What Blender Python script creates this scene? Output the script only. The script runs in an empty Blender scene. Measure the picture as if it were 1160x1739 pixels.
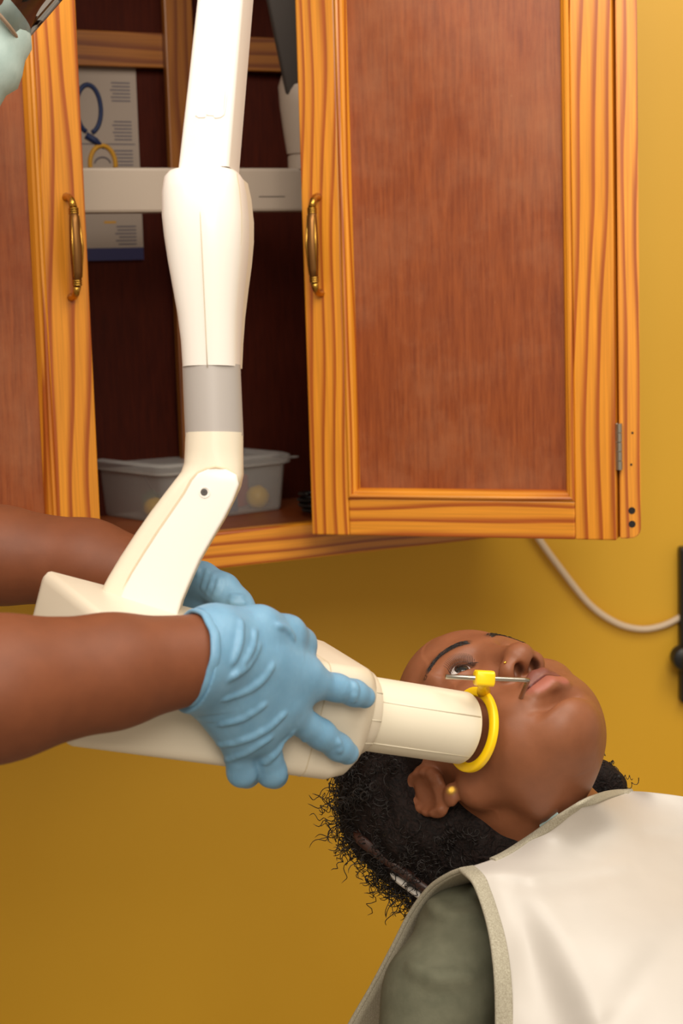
import bpy, bmesh, math, random
import numpy as np
from mathutils import Vector, Matrix

random.seed(7)
RNG = np.random.default_rng(11)
scene = bpy.context.scene
COL = scene.collection

# ------------------------------------------------------------------ camera
FPX, W, H = 3000.0, 1160.0, 1739.0
PITCH, ROLL = math.radians(7.5), 0.030
CAM = Vector((0.0, 0.0, 1.42))
_F = Vector((0, math.cos(PITCH), -math.sin(PITCH)))
_U0 = Vector((0, math.sin(PITCH), math.cos(PITCH)))
_R0 = Vector((1, 0, 0))
_R = _R0 * math.cos(ROLL) - _U0 * math.sin(ROLL)
_U = _R0 * math.sin(ROLL) + _U0 * math.cos(ROLL)
cam_data = bpy.data.cameras.new('camera')
cam = bpy.data.objects.new('camera', cam_data)
COL.objects.link(cam)
cam.matrix_world = Matrix.Translation(CAM) @ Matrix((_R, _U, -_F)).transposed().to_4x4()
cam_data.sensor_fit = 'VERTICAL'
cam_data.sensor_height = 36.0
cam_data.sensor_width = 24.0
cam_data.lens = FPX / H * 36.0
cam_data.clip_start = 0.05
cam_data.dof.use_dof = True
cam_data.dof.focus_distance = 1.66
cam_data.dof.aperture_fstop = 8.0
scene.camera = cam

# ------------------------------------------------------------------ world, lights, exposure
world = bpy.data.worlds.new('room_ambient')
scene.world = world
world.use_nodes = True
world.node_tree.nodes['Background'].inputs[0].default_value = (1.0, 0.86, 0.68, 1)
world.node_tree.nodes['Background'].inputs[1].default_value = 0.52


def area(name, loc, target, size, power, color):
    d = bpy.data.lights.new(name, 'AREA')
    d.shape = 'SQUARE'
    d.size = size
    d.energy = power
    d.color = color
    o = bpy.data.objects.new(name, d)
    COL.objects.link(o)
    o.location = loc
    o.rotation_euler = (Vector(target) - Vector(loc)).to_track_quat('-Z', 'Y').to_euler()
    return o


area('ceiling_softbox', (-0.45, 0.75, 2.30), (-0.10, 1.5, 1.5), 0.5, 9, (1.0, 0.95, 0.89))
area('ceiling_panel', (0.75, 1.0, 2.75), (0.5, 2.2, 1.0), 1.2, 27, (1.0, 0.94, 0.84))
area('front_ceiling_panel', (0.2, -1.3, 2.75), (0.1, 2.6, 0.9), 1.2, 60, (1.0, 0.93, 0.82))
scene.view_settings.view_transform = 'Standard'
scene.view_settings.look = 'None'
scene.view_settings.gamma = 1.0
scene.view_settings.use_curve_mapping = False
scene.view_settings.exposure = 0.0


# ------------------------------------------------------------------ helpers
def P(px, py, d):
    """point of the room seen at photo position px, py, at depth d metres"""
    return CAM + _F * d + _R * ((px - 580.0) / FPX * d) + _U * ((869.5 - py) / FPX * d)


def V(x, y, z):
    return _R * x + _U * y + _F * z


def ray_z(px, py):
    return (P(px, py, 1.0) - CAM).z


def depth_at_z(px, py, z):
    return (z - CAM.z) / ray_z(px, py)


WM = {}


def place(o, parent=None, M=None):
    M = M or Matrix.Identity(4)
    COL.objects.link(o)
    if parent is not None:
        o.parent = parent
        o.matrix_parent_inverse = WM[parent.name].inverted()
    o.matrix_basis = M
    WM[o.name] = M.copy()
    return o


def thing(name, label, cat, loc, group=None, kind=None):
    o = bpy.data.objects.new(name, None)
    o.empty_display_size = 0.05
    place(o, None, Matrix.Translation(Vector(loc)))
    tag(o, label, cat, group, kind)
    return o


def tag(o, label=None, cat=None, group=None, kind=None):
    if label: o['label'] = label
    if cat: o['category'] = cat
    if group: o['group'] = group
    if kind: o['kind'] = kind
    return o


def mesh_obj(name, verts, faces, mat, parent=None, M=None, smooth=False, fixn=False):
    me = bpy.data.meshes.new(name)
    me.from_pydata([tuple(v) for v in verts], [], faces)
    if fixn:
        bm = bmesh.new(); bm.from_mesh(me)
        bmesh.ops.recalc_face_normals(bm, faces=bm.faces)
        bm.to_mesh(me); bm.free()
    if mat: me.materials.append(mat)
    if smooth:
        me.polygons.foreach_set('use_smooth', [True] * len(me.polygons))
    o = bpy.data.objects.new(name, me)
    return place(o, parent, M)


def bm_obj(name, bm, mat, parent=None, M=None, smooth=False, angle=None):
    bmesh.ops.recalc_face_normals(bm, faces=bm.faces)
    me = bpy.data.meshes.new(name)
    bm.to_mesh(me); bm.free()
    for m in (mat if isinstance(mat, (list, tuple)) else [mat]):
        me.materials.append(m)
    if smooth:
        me.polygons.foreach_set('use_smooth', [True] * len(me.polygons))
        if angle:
            me.set_sharp_from_angle(angle=math.radians(angle))
    o = bpy.data.objects.new(name, me)
    return place(o, parent, M)


def add_box(bm, sx, sy, sz, c=(0, 0, 0), bev=0.0, mi=0):
    r = bmesh.ops.create_cube(bm, size=1.0)
    vs = r['verts']
    for v in vs:
        v.co = Vector((v.co.x * sx + c[0], v.co.y * sy + c[1], v.co.z * sz + c[2]))
    fs = list({f for v in vs for f in v.link_faces})
    for f in fs: f.material_index = mi
    if bev:
        es = list({e for v in vs for e in v.link_edges})
        bmesh.ops.bevel(bm, geom=es, offset=bev, segments=2, affect='EDGES', profile=0.5, material=-1)


def box(name, size, M, mat, parent, bev=0.0015):
    bm = bmesh.new()
    add_box(bm, *size, bev=bev)
    return bm_obj(name, bm, mat, parent, M)


def tube_rings(pts, radii, n=12, flat=None):
    """verts, faces of a tube along pts"""
    pts = [Vector(p) for p in pts]
    verts, faces = [], []
    up = None
    for i, p in enumerate(pts):
        t = (pts[min(i + 1, len(pts) - 1)] - pts[max(i - 1, 0)]).normalized()
        if up is None:
            up = Vector((0, 0, 1)) if abs(t.z) < 0.9 else Vector((1, 0, 0))
        a = (up - t * up.dot(t)).normalized()
        up = a
        b = t.cross(a)
        r = radii[i] if hasattr(radii, '__len__') else radii
        for k in range(n):
            q = 2 * math.pi * k / n
            verts.append(p + a * (math.cos(q) * r) + b * (math.sin(q) * r))
    for i in range(len(pts) - 1):
        for k in range(n):
            k2 = (k + 1) % n
            faces.append((i * n + k, i * n + k2, (i + 1) * n + k2, (i + 1) * n + k))
    faces.append(tuple(range(n))[::-1])
    faces.append(tuple((len(pts) - 1) * n + k for k in range(n)))
    return verts, faces


def tube(name, pts, radii, mat, parent=None, n=12):
    v, f = tube_rings(pts, radii, n)
    return mesh_obj(name, v, f, mat, parent, smooth=True, fixn=True)


def rr(w, h, r, n=5):
    """rounded rectangle ring in 2D, counter clockwise"""
    r = min(r, w / 2 - 1e-5, h / 2 - 1e-5)
    out = []
    for cx, cy, a0 in ((w / 2 - r, h / 2 - r, 0), (-w / 2 + r, h / 2 - r, 90), (-w / 2 + r, -h / 2 + r, 180), (w / 2 - r, -h / 2 + r, 270)):
        for k in range(n + 1):
            a = math.radians(a0 + 90 * k / n)
            out.append((cx + r * math.cos(a), cy + r * math.sin(a)))
    return out


def loft(name, secs, mat, parent, smooth=True, angle=40, caps=True):
    """secs: list of rings (equal number of world points)"""
    n = len(secs[0])
    verts = [p for s in secs for p in s]
    faces = []
    for i in range(len(secs) - 1):
        for k in range(n):
            k2 = (k + 1) % n
            faces.append((i * n + k, i * n + k2, (i + 1) * n + k2, (i + 1) * n + k))
    if caps:
        faces.append(tuple(range(n))[::-1])
        faces.append(tuple((len(secs) - 1) * n + k for k in range(n)))
    o = mesh_obj(name, verts, faces, mat, parent, smooth=smooth, fixn=True)
    if smooth and angle:
        o.data.set_sharp_from_angle(angle=math.radians(angle))
    return o


def catmull(pts, m):
    """smooth resample of control points (Vectors), m points per span"""
    pts = [Vector(p) for p in pts]
    out = []
    for i in range(len(pts) - 1):
        p0, p1, p2, p3 = pts[max(i - 1, 0)], pts[i], pts[i + 1], pts[min(i + 2, len(pts) - 1)]
        for k in range(m):
            t = k / m
            out.append(0.5 * ((2 * p1) + (p2 - p0) * t + (2 * p0 - 5 * p1 + 4 * p2 - p3) * t * t + (3 * p1 - p0 - 3 * p2 + p3) * t ** 3))
    out.append(pts[-1].copy())
    return out


def grid_surface(rows, mu, mv):
    """Catmull-Rom patch through a grid of control points -> list of rows of points"""
    rr_ = [catmull(r, mu) for r in rows]
    cols = [catmull([r[j] for r in rr_], mv) for j in range(len(rr_[0]))]
    return [[cols[j][i] for j in range(len(cols))] for i in range(len(cols[0]))]


# ------------------------------------------------------------------ materials
def srgb(r, g, b):
    def c(x):
        x /= 255.0
        return x / 12.92 if x <= 0.04045 else ((x + 0.055) / 1.055) ** 2.4
    return (c(r), c(g), c(b), 1.0)


class NT:
    def __init__(self, name):
        self.m = bpy.data.materials.new(name)
        self.m.use_nodes = True
        self.t = self.m.node_tree
        self.b = self.t.nodes['Principled BSDF']
        self.out = self.t.nodes['Material Output']

    def n(self, typ, **kw):
        nd = self.t.nodes.new(typ)
        for k, v in kw.items():
            if k.startswith('i_'):
                nd.inputs[k[2:].replace('_', ' ')].default_value = v
            else:
                setattr(nd, k, v)
        return nd

    def l(self, a, ao, b, bi):
        self.t.links.new(a.outputs[ao], b.inputs[bi])

    def set(self, **kw):
        for k, v in kw.items():
            self.b.inputs[k.replace('_', ' ')].default_value = v

    def coords(self, scale=(1, 1, 1), rand=False):
        tc = self.n('ShaderNodeTexCoord')
        mp = self.n('ShaderNodeMapping')
        mp.inputs['Scale'].default_value = scale
        self.l(tc, 'Object', mp, 'Vector')
        if rand:
            oi = self.n('ShaderNodeObjectInfo')
            mu = self.n('ShaderNodeMath', operation='MULTIPLY')
            mu.inputs[1].default_value = 37.0
            self.l(oi, 'Random', mu, 0)
            self.l(mu, 0, mp, 'Location')
        return mp

    def ramp(self, stops, src, so):
        r = self.n('ShaderNodeValToRGB')
        e = r.color_ramp.elements
        e[0].position, e[0].color = stops[0]
        e[1].position, e[1].color = stops[-1]
        for p, c in stops[1:-1]:
            x = e.new(p); x.color = c
        self.l(src, so, r, 'Fac')
        return r

    def bump(self, src, so, strength, dist=0.001):
        b = self.n('ShaderNodeBump')
        b.inputs['Strength'].default_value = strength
        b.inputs['Distance'].default_value = dist
        self.l(src, so, b, 'Height')
        self.l(b, 'Normal', self.b, 'Normal')


def plain(name, col, rough=0.5, metal=0.0, **kw):
    t = NT(name)
    t.set(Base_Color=col, Roughness=rough, Metallic=metal, **kw)
    mp = t.coords()
    no = t.n('ShaderNodeTexNoise', i_Scale=90.0, i_Detail=3.0)
    t.l(mp, 'Vector', no, 'Vector')
    t.bump(no, 'Fac', 0.04, 0.0006)
    return t.m


def pine(name, light, dark, rough=0.35):
    """pine with streaks of grain along local Z"""
    t = NT(name)
    mp = t.coords((1, 1, 1), True)
    warp = t.n('ShaderNodeMapping'); warp.inputs['Scale'].default_value = (9, 9, 1.3)
    t.l(mp, 'Vector', warp, 'Vector')
    n1 = t.n('ShaderNodeTexNoise', i_Scale=1.0, i_Detail=2.0, i_Roughness=0.5)
    t.l(warp, 'Vector', n1, 'Vector')
    n1b = t.n('ShaderNodeMath', operation='MULTIPLY'); n1b.inputs[1].default_value = 5.0
    t.l(n1, 'Fac', n1b, 0)
    sx = t.n('ShaderNodeSeparateXYZ'); t.l(mp, 'Vector', sx, 'Vector')
    s = t.n('ShaderNodeMath', operation='ADD'); t.l(sx, 'X', s, 0); t.l(sx, 'Y', s, 1)
    s2 = t.n('ShaderNodeMath', operation='MULTIPLY'); s2.inputs[1].default_value = 58.0
    t.l(s, 0, s2, 0)
    ad = t.n('ShaderNodeMath', operation='ADD'); t.l(s2, 0, ad, 0); t.l(n1b, 0, ad, 1)
    fr = t.n('ShaderNodeMath', operation='FRACT'); t.l(ad, 0, fr, 0)
    r = t.ramp([(0.0, light), (0.50, light), (0.80, dark), (0.92, dark), (1.0, light)], fr, 0)
    # fine fibres
    fb = t.n('ShaderNodeMapping'); fb.inputs['Scale'].default_value = (520, 520, 9)
    t.l(mp, 'Vector', fb, 'Vector')
    n2 = t.n('ShaderNodeTexNoise', i_Scale=1.0, i_Detail=3.0)
    t.l(fb, 'Vector', n2, 'Vector')
    r2 = t.ramp([(0.3, (0.82, 0.78, 0.72, 1)), (0.7, (1.08, 1.06, 1.04, 1))], n2, 'Fac')
    mx = t.n('ShaderNodeMix', data_type='RGBA', blend_type='MULTIPLY')
    mx.inputs['Factor'].default_value = 1.0
    t.t.links.new(r.outputs['Color'], mx.inputs[6]); t.t.links.new(r2.outputs['Color'], mx.inputs[7])
    t.t.links.new(mx.outputs[2], t.b.inputs['Base Color'])
    t.set(Roughness=rough)
    t.b.inputs['Coat Weight'].default_value = 0.25
    t.b.inputs['Coat Roughness'].default_value = 0.25
    t.bump(n2, 'Fac', 0.08, 0.0005)
    return t.m


def veneer(name, c1, c2, scuff, scuff_amt, rough=0.38):
    t = NT(name)
    mp = t.coords((1, 1, 1), True)
    fb = t.n('ShaderNodeMapping'); fb.inputs['Scale'].default_value = (230, 230, 16)
    t.l(mp, 'Vector', fb, 'Vector')
    n2 = t.n('ShaderNodeTexNoise', i_Scale=1.0, i_Detail=5.0, i_Roughness=0.65)
    t.l(fb, 'Vector', n2, 'Vector')
    r = t.ramp([(0.3, c1), (0.72, c2)], n2, 'Fac')
    cl = t.n('ShaderNodeTexNoise', i_Scale=7.0, i_Detail=6.0, i_Roughness=0.7)
    t.l(mp, 'Vector', cl, 'Vector')
    r3 = t.ramp([(0.45, (0, 0, 0, 1)), (0.75, (scuff_amt,) * 3 + (1,))], cl, 'Fac')
    mx = t.n('ShaderNodeMix', data_type='RGBA')
    t.t.links.new(r3.outputs['Color'], mx.inputs[0])
    t.t.links.new(r.outputs['Color'], mx.inputs[6])
    mx.inputs[7].default_value = scuff
    # scattered pale specks
    sp = t.n('ShaderNodeTexVoronoi', i_Scale=26.0)
    t.l(mp, 'Vector', sp, 'Vector')
    r4 = t.ramp([(0.0, (1, 1, 1, 1)), (0.045, (0, 0, 0, 1))], sp, 'Distance')
    mx2 = t.n('ShaderNodeMix', data_type='RGBA')
    mu = t.n('ShaderNodeMath', operation='MULTIPLY'); mu.inputs[1].default_value = scuff_amt
    t.l(r4, 'Color', mu, 0)
    t.l(mu, 0, mx2, 0)
    t.t.links.new(mx.outputs[2], mx2.inputs[6])
    mx2.inputs[7].default_value = scuff
    t.t.links.new(mx2.outputs[2], t.b.inputs['Base Color'])
    rg = t.ramp([(0.3, (rough - 0.06,) * 3 + (1,)), (0.75, (rough + 0.14,) * 3 + (1,))], cl, 'Fac')
    t.t.links.new(rg.outputs['Color'], t.b.inputs['Roughness'])
    t.bump(n2, 'Fac', 0.10, 0.0004)
    return t.m


def painted_wall():
    t = NT('yellow_wall_paint')
    mp = t.coords()
    n1 = t.n('ShaderNodeTexNoise', i_Scale=1.6, i_Detail=4.0); t.l(mp, 'Vector', n1, 'Vector')
    r = t.ramp([(0.35, srgb(216, 163, 32)), (0.65, srgb(221, 169, 38))], n1, 'Fac')
    t.t.links.new(r.outputs['Color'], t.b.inputs['Base Color'])
    n2 = t.n('ShaderNodeTexNoise', i_Scale=160.0, i_Detail=3.0); t.l(mp, 'Vector', n2, 'Vector')
    t.set(Roughness=0.5)
    t.bump(n2, 'Fac', 0.06, 0.001)
    return t.m


def skin_mat(name, rough=0.42, sss=0.08):
    t = NT(name)
    at = t.n('ShaderNodeAttribute', attribute_name='Col')
    mp = t.coords()
    n1 = t.n('ShaderNodeTexNoise', i_Scale=38.0, i_Detail=5.0, i_Roughness=0.6); t.l(mp, 'Vector', n1, 'Vector')
    r = t.ramp([(0.3, (0.88, 0.86, 0.84, 1)), (0.7, (1.08, 1.08, 1.08, 1))], n1, 'Fac')
    mx = t.n('ShaderNodeMix', data_type='RGBA', blend_type='MULTIPLY')
    mx.inputs[0].default_value = 1.0
    t.t.links.new(at.outputs['Color'], mx.inputs[6]); t.t.links.new(r.outputs['Color'], mx.inputs[7])
    t.t.links.new(mx.outputs[2], t.b.inputs['Base Color'])
    t.set(Roughness=rough)
    t.b.inputs['Specular IOR Level'].default_value = 0.38
    t.b.inputs['Subsurface Weight'].default_value = sss
    t.b.inputs['Subsurface Radius'].default_value = (0.012, 0.005, 0.003)
    t.b.inputs['Subsurface Scale'].default_value = 0.5
    n2 = t.n('ShaderNodeTexNoise', i_Scale=620.0, i_Detail=3.0); t.l(mp, 'Vector', n2, 'Vector')
    t.bump(n2, 'Fac', 0.10, 0.0006)
    return t.m


def glove_mat():
    t = NT('blue_nitrile')
    mp = t.coords()
    n1 = t.n('ShaderNodeTexNoise', i_Scale=55.0, i_Detail=4.0); t.l(mp, 'Vector', n1, 'Vector')
    r = t.ramp([(0.3, srgb(100, 144, 174)), (0.7, srgb(112, 155, 184))], n1, 'Fac')
    t.t.links.new(r.outputs['Color'], t.b.inputs['Base Color'])
    st = t.n('ShaderNodeMapping'); st.inputs['Scale'].default_value = (90, 25, 30)
    st.inputs['Rotation'].default_value = (0.3, 0.5, 0.7)
    t.l(mp, 'Vector', st, 'Vector')
    n2 = t.n('ShaderNodeTexNoise', i_Scale=1.0, i_Detail=3.0, i_Distortion=1.0); t.l(st, 'Vector', n2, 'Vector')
    t.set(Roughness=0.48)
    t.b.inputs['Subsurface Weight'].default_value = 0.05
    t.bump(n2, 'Fac', 0.30, 0.0022)
    return t.m


def fabric(name, c1, c2, scale, rough=0.85, strength=0.25):
    t = NT(name)
    mp = t.coords()
    n1 = t.n('ShaderNodeTexNoise', i_Scale=scale, i_Detail=4.0); t.l(mp, 'Vector', n1, 'Vector')
    r = t.ramp([(0.3, c1), (0.7, c2)], n1, 'Fac')
    t.t.links.new(r.outputs['Color'], t.b.inputs['Base Color'])
    t.set(Roughness=rough)
    w = t.n('ShaderNodeTexNoise', i_Scale=scale * 6, i_Detail=2.0); t.l(mp, 'Vector', w, 'Vector')
    t.bump(w, 'Fac', strength, 0.0008)
    return t.m


def webbing_mat():
    t = NT('grey_binding_tape')
    mp = t.coords()
    w1 = t.n('ShaderNodeTexWave', i_Scale=420.0, i_Distortion=1.5); t.l(mp, 'Vector', w1, 'Vector')
    n1 = t.n('ShaderNodeTexNoise', i_Scale=900.0, i_Detail=2.0); t.l(mp, 'Vector', n1, 'Vector')
    r = t.ramp([(0.25, srgb(140, 132, 112)), (0.75, srgb(186, 178, 158))], n1, 'Fac')
    t.t.links.new(r.outputs['Color'], t.b.inputs['Base Color'])
    t.set(Roughness=0.8)
    t.bump(w1, 'Fac', 0.3, 0.0008)
    return t.m


def clear_plastic():
    t = NT('frosted_plastic')
    t.set(Base_Color=(0.82, 0.80, 0.76, 1), Roughness=0.30)
    t.b.inputs['Transmission Weight'].default_value = 0.0
    tr = t.n('ShaderNodeBsdfTransparent'); tr.inputs[0].default_value = (0.93, 0.92, 0.90, 1)
    fr = t.n('ShaderNodeLayerWeight', i_Blend=0.35)
    ra = t.ramp([(0.0, (0.15,) * 3 + (1,)), (1.0, (0.55,) * 3 + (1,))], fr, 'Facing')
    mx = t.n('ShaderNodeMixShader')
    t.l(ra, 'Color', mx, 0)
    t.l(tr, 0, mx, 1); t.t.links.new(t.b.outputs[0], mx.inputs[2])
    t.t.links.new(mx.outputs[0], t.out.inputs['Surface'])
    return t.m


M_WALL = painted_wall()
M_PINE = pine('varnished_pine', srgb(218, 142, 36), srgb(164, 80, 16))
M_PINE_IN = pine('darker_pine_inside', srgb(146, 88, 26), srgb(112, 56, 12), 0.5)  # inner battens, toned darker than the door pine
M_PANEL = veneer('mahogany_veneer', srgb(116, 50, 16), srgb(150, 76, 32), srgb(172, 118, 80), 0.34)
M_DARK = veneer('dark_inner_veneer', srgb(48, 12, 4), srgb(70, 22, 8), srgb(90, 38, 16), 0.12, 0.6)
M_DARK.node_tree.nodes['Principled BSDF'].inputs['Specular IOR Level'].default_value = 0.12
M_BRASS = plain('aged_brass', srgb(186, 142, 62), 0.26, 1.0)
M_BRASS_D = plain('brown_brass', srgb(138, 96, 52), 0.38, 0.9)
M_STEEL = plain('brushed_steel', srgb(176, 168, 156), 0.28, 1.0)
M_HOLE = plain('dark_hole', srgb(20, 13, 9), 0.8)
M_WHITE = plain('white_enamel', srgb(222, 214, 205), 0.32)
M_CREAM = plain('cream_plastic', srgb(213, 201, 180), 0.36)
M_CONE = plain('ivory_cone_plastic', srgb(222, 212, 190), 0.40)
M_SEAM = plain('seam_shadow_plastic', srgb(196, 180, 152), 0.6)
M_GREY = plain('grey_sleeve_plastic', srgb(160, 152, 146), 0.45)
M_BAR = plain('shaded_white_bar', srgb(178, 161, 144), 0.45)  # white bar with the dimness inside the cabinet worked into its colour
M_CHAR = plain('charcoal_metal', srgb(64, 58, 54), 0.45)
M_BLACK = plain('black_plastic', srgb(18, 16, 15), 0.45)
M_PAPER = plain('printed_paper', srgb(154, 138, 124), 0.6)  # white paper, colour lowered to carry the shade inside the cabinet
M_INK = plain('grey_ink', srgb(96, 88, 92), 0.7)
M_BLUE_INK = plain('blue_ink', srgb(20, 36, 76), 0.6)
M_NAVY = plain('navy_ink', srgb(44, 42, 84), 0.6)
M_GOLD_INK = plain('ochre_ink', srgb(190, 136, 24), 0.6)
M_PLASTIC = clear_plastic()
M_YELLOW = plain('yellow_plastic', srgb(250, 204, 8), 0.36)
M_RED = plain('red_plastic', srgb(190, 34, 26), 0.4)
M_BLUE = plain('blue_plastic', srgb(34, 64, 120), 0.4)
M_GREEN = plain('green_plastic', srgb(40, 92, 58), 0.4)
M_CORD = plain('white_cord', srgb(214, 190, 160), 0.5)
M_SKIN = skin_mat('skin_patient', 0.46)
M_SKIN2 = skin_mat('skin_operator', 0.58)
M_GLOVE = glove_mat()
M_SLEEVE = fabric('olive_jersey', srgb(84, 84, 66), srgb(98, 97, 78), 60)
M_SCRUB = fabric('white_tunic', srgb(214, 208, 204), srgb(226, 220, 214), 60)
M_TROUSER = fabric('navy_trousers', srgb(38, 42, 58), srgb(46, 50, 66), 60)
M_APRON = fabric('white_vinyl', srgb(189, 182, 174), srgb(196, 189, 181), 14, 0.48, 0.03)
M_BIND = webbing_mat()
M_BIB = fabric('pale_blue_paper', srgb(176, 206, 206), srgb(190, 216, 214), 80)
M_MASK = fabric('mask_fabric', srgb(176, 200, 196), srgb(190, 212, 208), 90, 0.9, 0.15)
M_UPHOL = plain('brown_upholstery', srgb(62, 34, 24), 0.4)
M_SHELL = plain('white_shell', srgb(220, 212, 202), 0.4)


# ------------------------------------------------------------------ the setting
def make_setting():
    # back wall, facing the camera, a little behind the cabinet
    def slab(name, c, size, mat):
        bm = bmesh.new(); add_box(bm, *size)
        o = bm_obj(name, bm, mat, None, Matrix.Translation(Vector(c)))
        o['kind'] = 'structure'
        return o
    slab('wall_back', (0.0, 2.93, 1.4), (5.0, 0.1, 2.8), M_WALL)
    fl = NT('grey_vinyl_floor')
    mp = fl.coords(); n = fl.n('ShaderNodeTexNoise', i_Scale=40.0, i_Detail=5.0); fl.l(mp, 'Vector', n, 'Vector')
    r = fl.ramp([(0.3, srgb(150, 140, 126)), (0.7, srgb(170, 160, 146))], n, 'Fac')
    fl.t.links.new(r.outputs['Color'], fl.b.inputs['Base Color'])
    slab('floor', (0.0, 0.4, -0.05), (5.0, 5.2, 0.1), fl.m)


make_setting()


# ------------------------------------------------------------------ wall cabinet
def frame_matrix(origin, xdir, ydir, zdir):
    m = Matrix((xdir, ydir, zdir)).transposed().to_4x4()
    m.translation = origin
    return m


ZUP = Vector((0, 0, 1))


def flat(v):
    return Vector((v.x, v.y, 0.0))


# plan of the cabinet, from the bottom rail and the right-hand door
RAIL_D = 2.33
P_rail = P(530, 948, RAIL_D)
Z_RAIL_B = P_rail.z
rail_a = P(340, 970, depth_at_z(340, 970, Z_RAIL_B))
rail_b = P(1055, 889, depth_at_z(1055, 889, Z_RAIL_B))
RDIR = flat(rail_b - rail_a).normalized()          # along the front, to the right
RNRM = Vector((RDIR.y, -RDIR.x, 0.0))              # out of the front, to the room
if RNRM.y > 0: RNRM = -RNRM
Z_RAIL_T = P(530, 886, RAIL_D).z
Z_FLOOR = Z_RAIL_T - 0.012
DOOR_R = P(1047, 918, 2.12)
Z_DOOR = DOOR_R.z
DOOR_L = P(530, 908, depth_at_z(530, 908, Z_DOOR))
DDIR = flat(DOOR_R - DOOR_L)
DOOR_W = DDIR.length
DDIR.normalize()
DNRM = Vector((DDIR.y, -DDIR.x, 0.0))
if DNRM.y > 0: DNRM = -DNRM
CAB_H = 0.92
CAB_D = 0.34


def cab(s, t, z):
    """cabinet coords: s metres right of the left rail point along the front, t metres behind the front, world z"""
    p = flat(rail_a) + RDIR * s - RNRM * t
    return Vector((p.x, p.y, z))


def s_of(px, py, t):
    """s where the sight line through px,py meets the plane t behind the front"""
    o = flat(CAM)
    dr = P(px, py, 1.0) - CAM
    k = ((flat(rail_a) - RNRM * t) - o).dot(RNRM) / flat(dr).dot(RNRM)
    hit = CAM + dr * k
    return (flat(hit) - flat(rail_a)).dot(RDIR), hit.z


cabinet = thing('wall_cabinet', 'varnished pine wall cabinet with reddish-brown panelled doors on the yellow wall', 'cabinet', cab(0.2, 0.2, Z_RAIL_B))
CM = frame_matrix(Vector((0, 0, 0)), RDIR, -RNRM, ZUP)   # local x along, y back, z up
GRAIN_X = Matrix.Rotation(math.radians(90), 4, 'Y')      # local z of the piece lies along x


def cab_piece(name, s0, s1, t0, t1, z0, z1, mat, parent=cabinet, grain='z', bev=0.0015):
    c = cab((s0 + s1) / 2, (t0 + t1) / 2, (z0 + z1) / 2)
    M = Matrix.Translation(c) @ CM
    if grain == 'x':
        return box(name, (z1 - z0, t1 - t0, s1 - s0), M @ GRAIN_X, mat, parent, bev)
    return box(name, (s1 - s0, t1 - t0, z1 - z0), M, mat, parent, bev)


S_END = (flat(rail_b) - flat(rail_a)).dot(RDIR)
S_L = -0.62
ZT = Z_RAIL_B + CAB_H
cab_piece('bottom_rail', S_L, S_END, 0.0, 0.022, Z_RAIL_B, Z_RAIL_T, M_PINE, grain='x', bev=0.003)
cab_piece('floor_board', S_L, S_END, 0.022, CAB_D, Z_FLOOR - 0.016, Z_FLOOR, M_PANEL, grain='x')
cab_piece('top_board', S_L, S_END, 0.0, CAB_D, ZT - 0.02, ZT, M_PINE, grain='x')
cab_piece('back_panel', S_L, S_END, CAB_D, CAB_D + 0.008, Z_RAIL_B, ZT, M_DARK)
cab_piece('end_panel', S_L - 0.018, S_L, 0.0, CAB_D + 0.008, Z_RAIL_B, ZT, M_PINE)
# frame battens against the back panel
s0, z0 = s_of(200, 113, CAB_D - 0.02)
s1, z1 = s_of(200, 53, CAB_D - 0.02)
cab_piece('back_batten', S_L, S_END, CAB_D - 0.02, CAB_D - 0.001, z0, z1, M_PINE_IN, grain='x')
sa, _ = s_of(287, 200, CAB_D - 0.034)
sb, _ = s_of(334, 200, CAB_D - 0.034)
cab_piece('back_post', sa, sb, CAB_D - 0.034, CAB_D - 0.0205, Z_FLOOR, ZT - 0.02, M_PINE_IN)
# side of the cabinet that runs forward to the hinge post
e0 = flat(P(1062, 700, 2.135)); e1 = flat(cab(S_END, CAB_D, 0))
sd = (e1 - e0); sl = sd.length; sd.normalize()
SM = frame_matrix(Vector((0, 0, 0)), sd, Vector((-sd.y, sd.x, 0)), ZUP)
mid = (e0 + e1) / 2
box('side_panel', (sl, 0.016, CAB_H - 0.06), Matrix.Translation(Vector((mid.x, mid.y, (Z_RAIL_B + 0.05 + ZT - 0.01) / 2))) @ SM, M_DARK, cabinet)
box('side_rail', (0.045, 0.017, sl), Matrix.Translation(Vector((mid.x, mid.y, Z_DOOR + 0.036))) @ SM @ GRAIN_X, M_PINE, cabinet)

# hinge post with rounded lower corner
pl = P(1054, 915, 2.125)
pr = P(1089, 915, 2.125)
pw = (pr - pl).length


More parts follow.
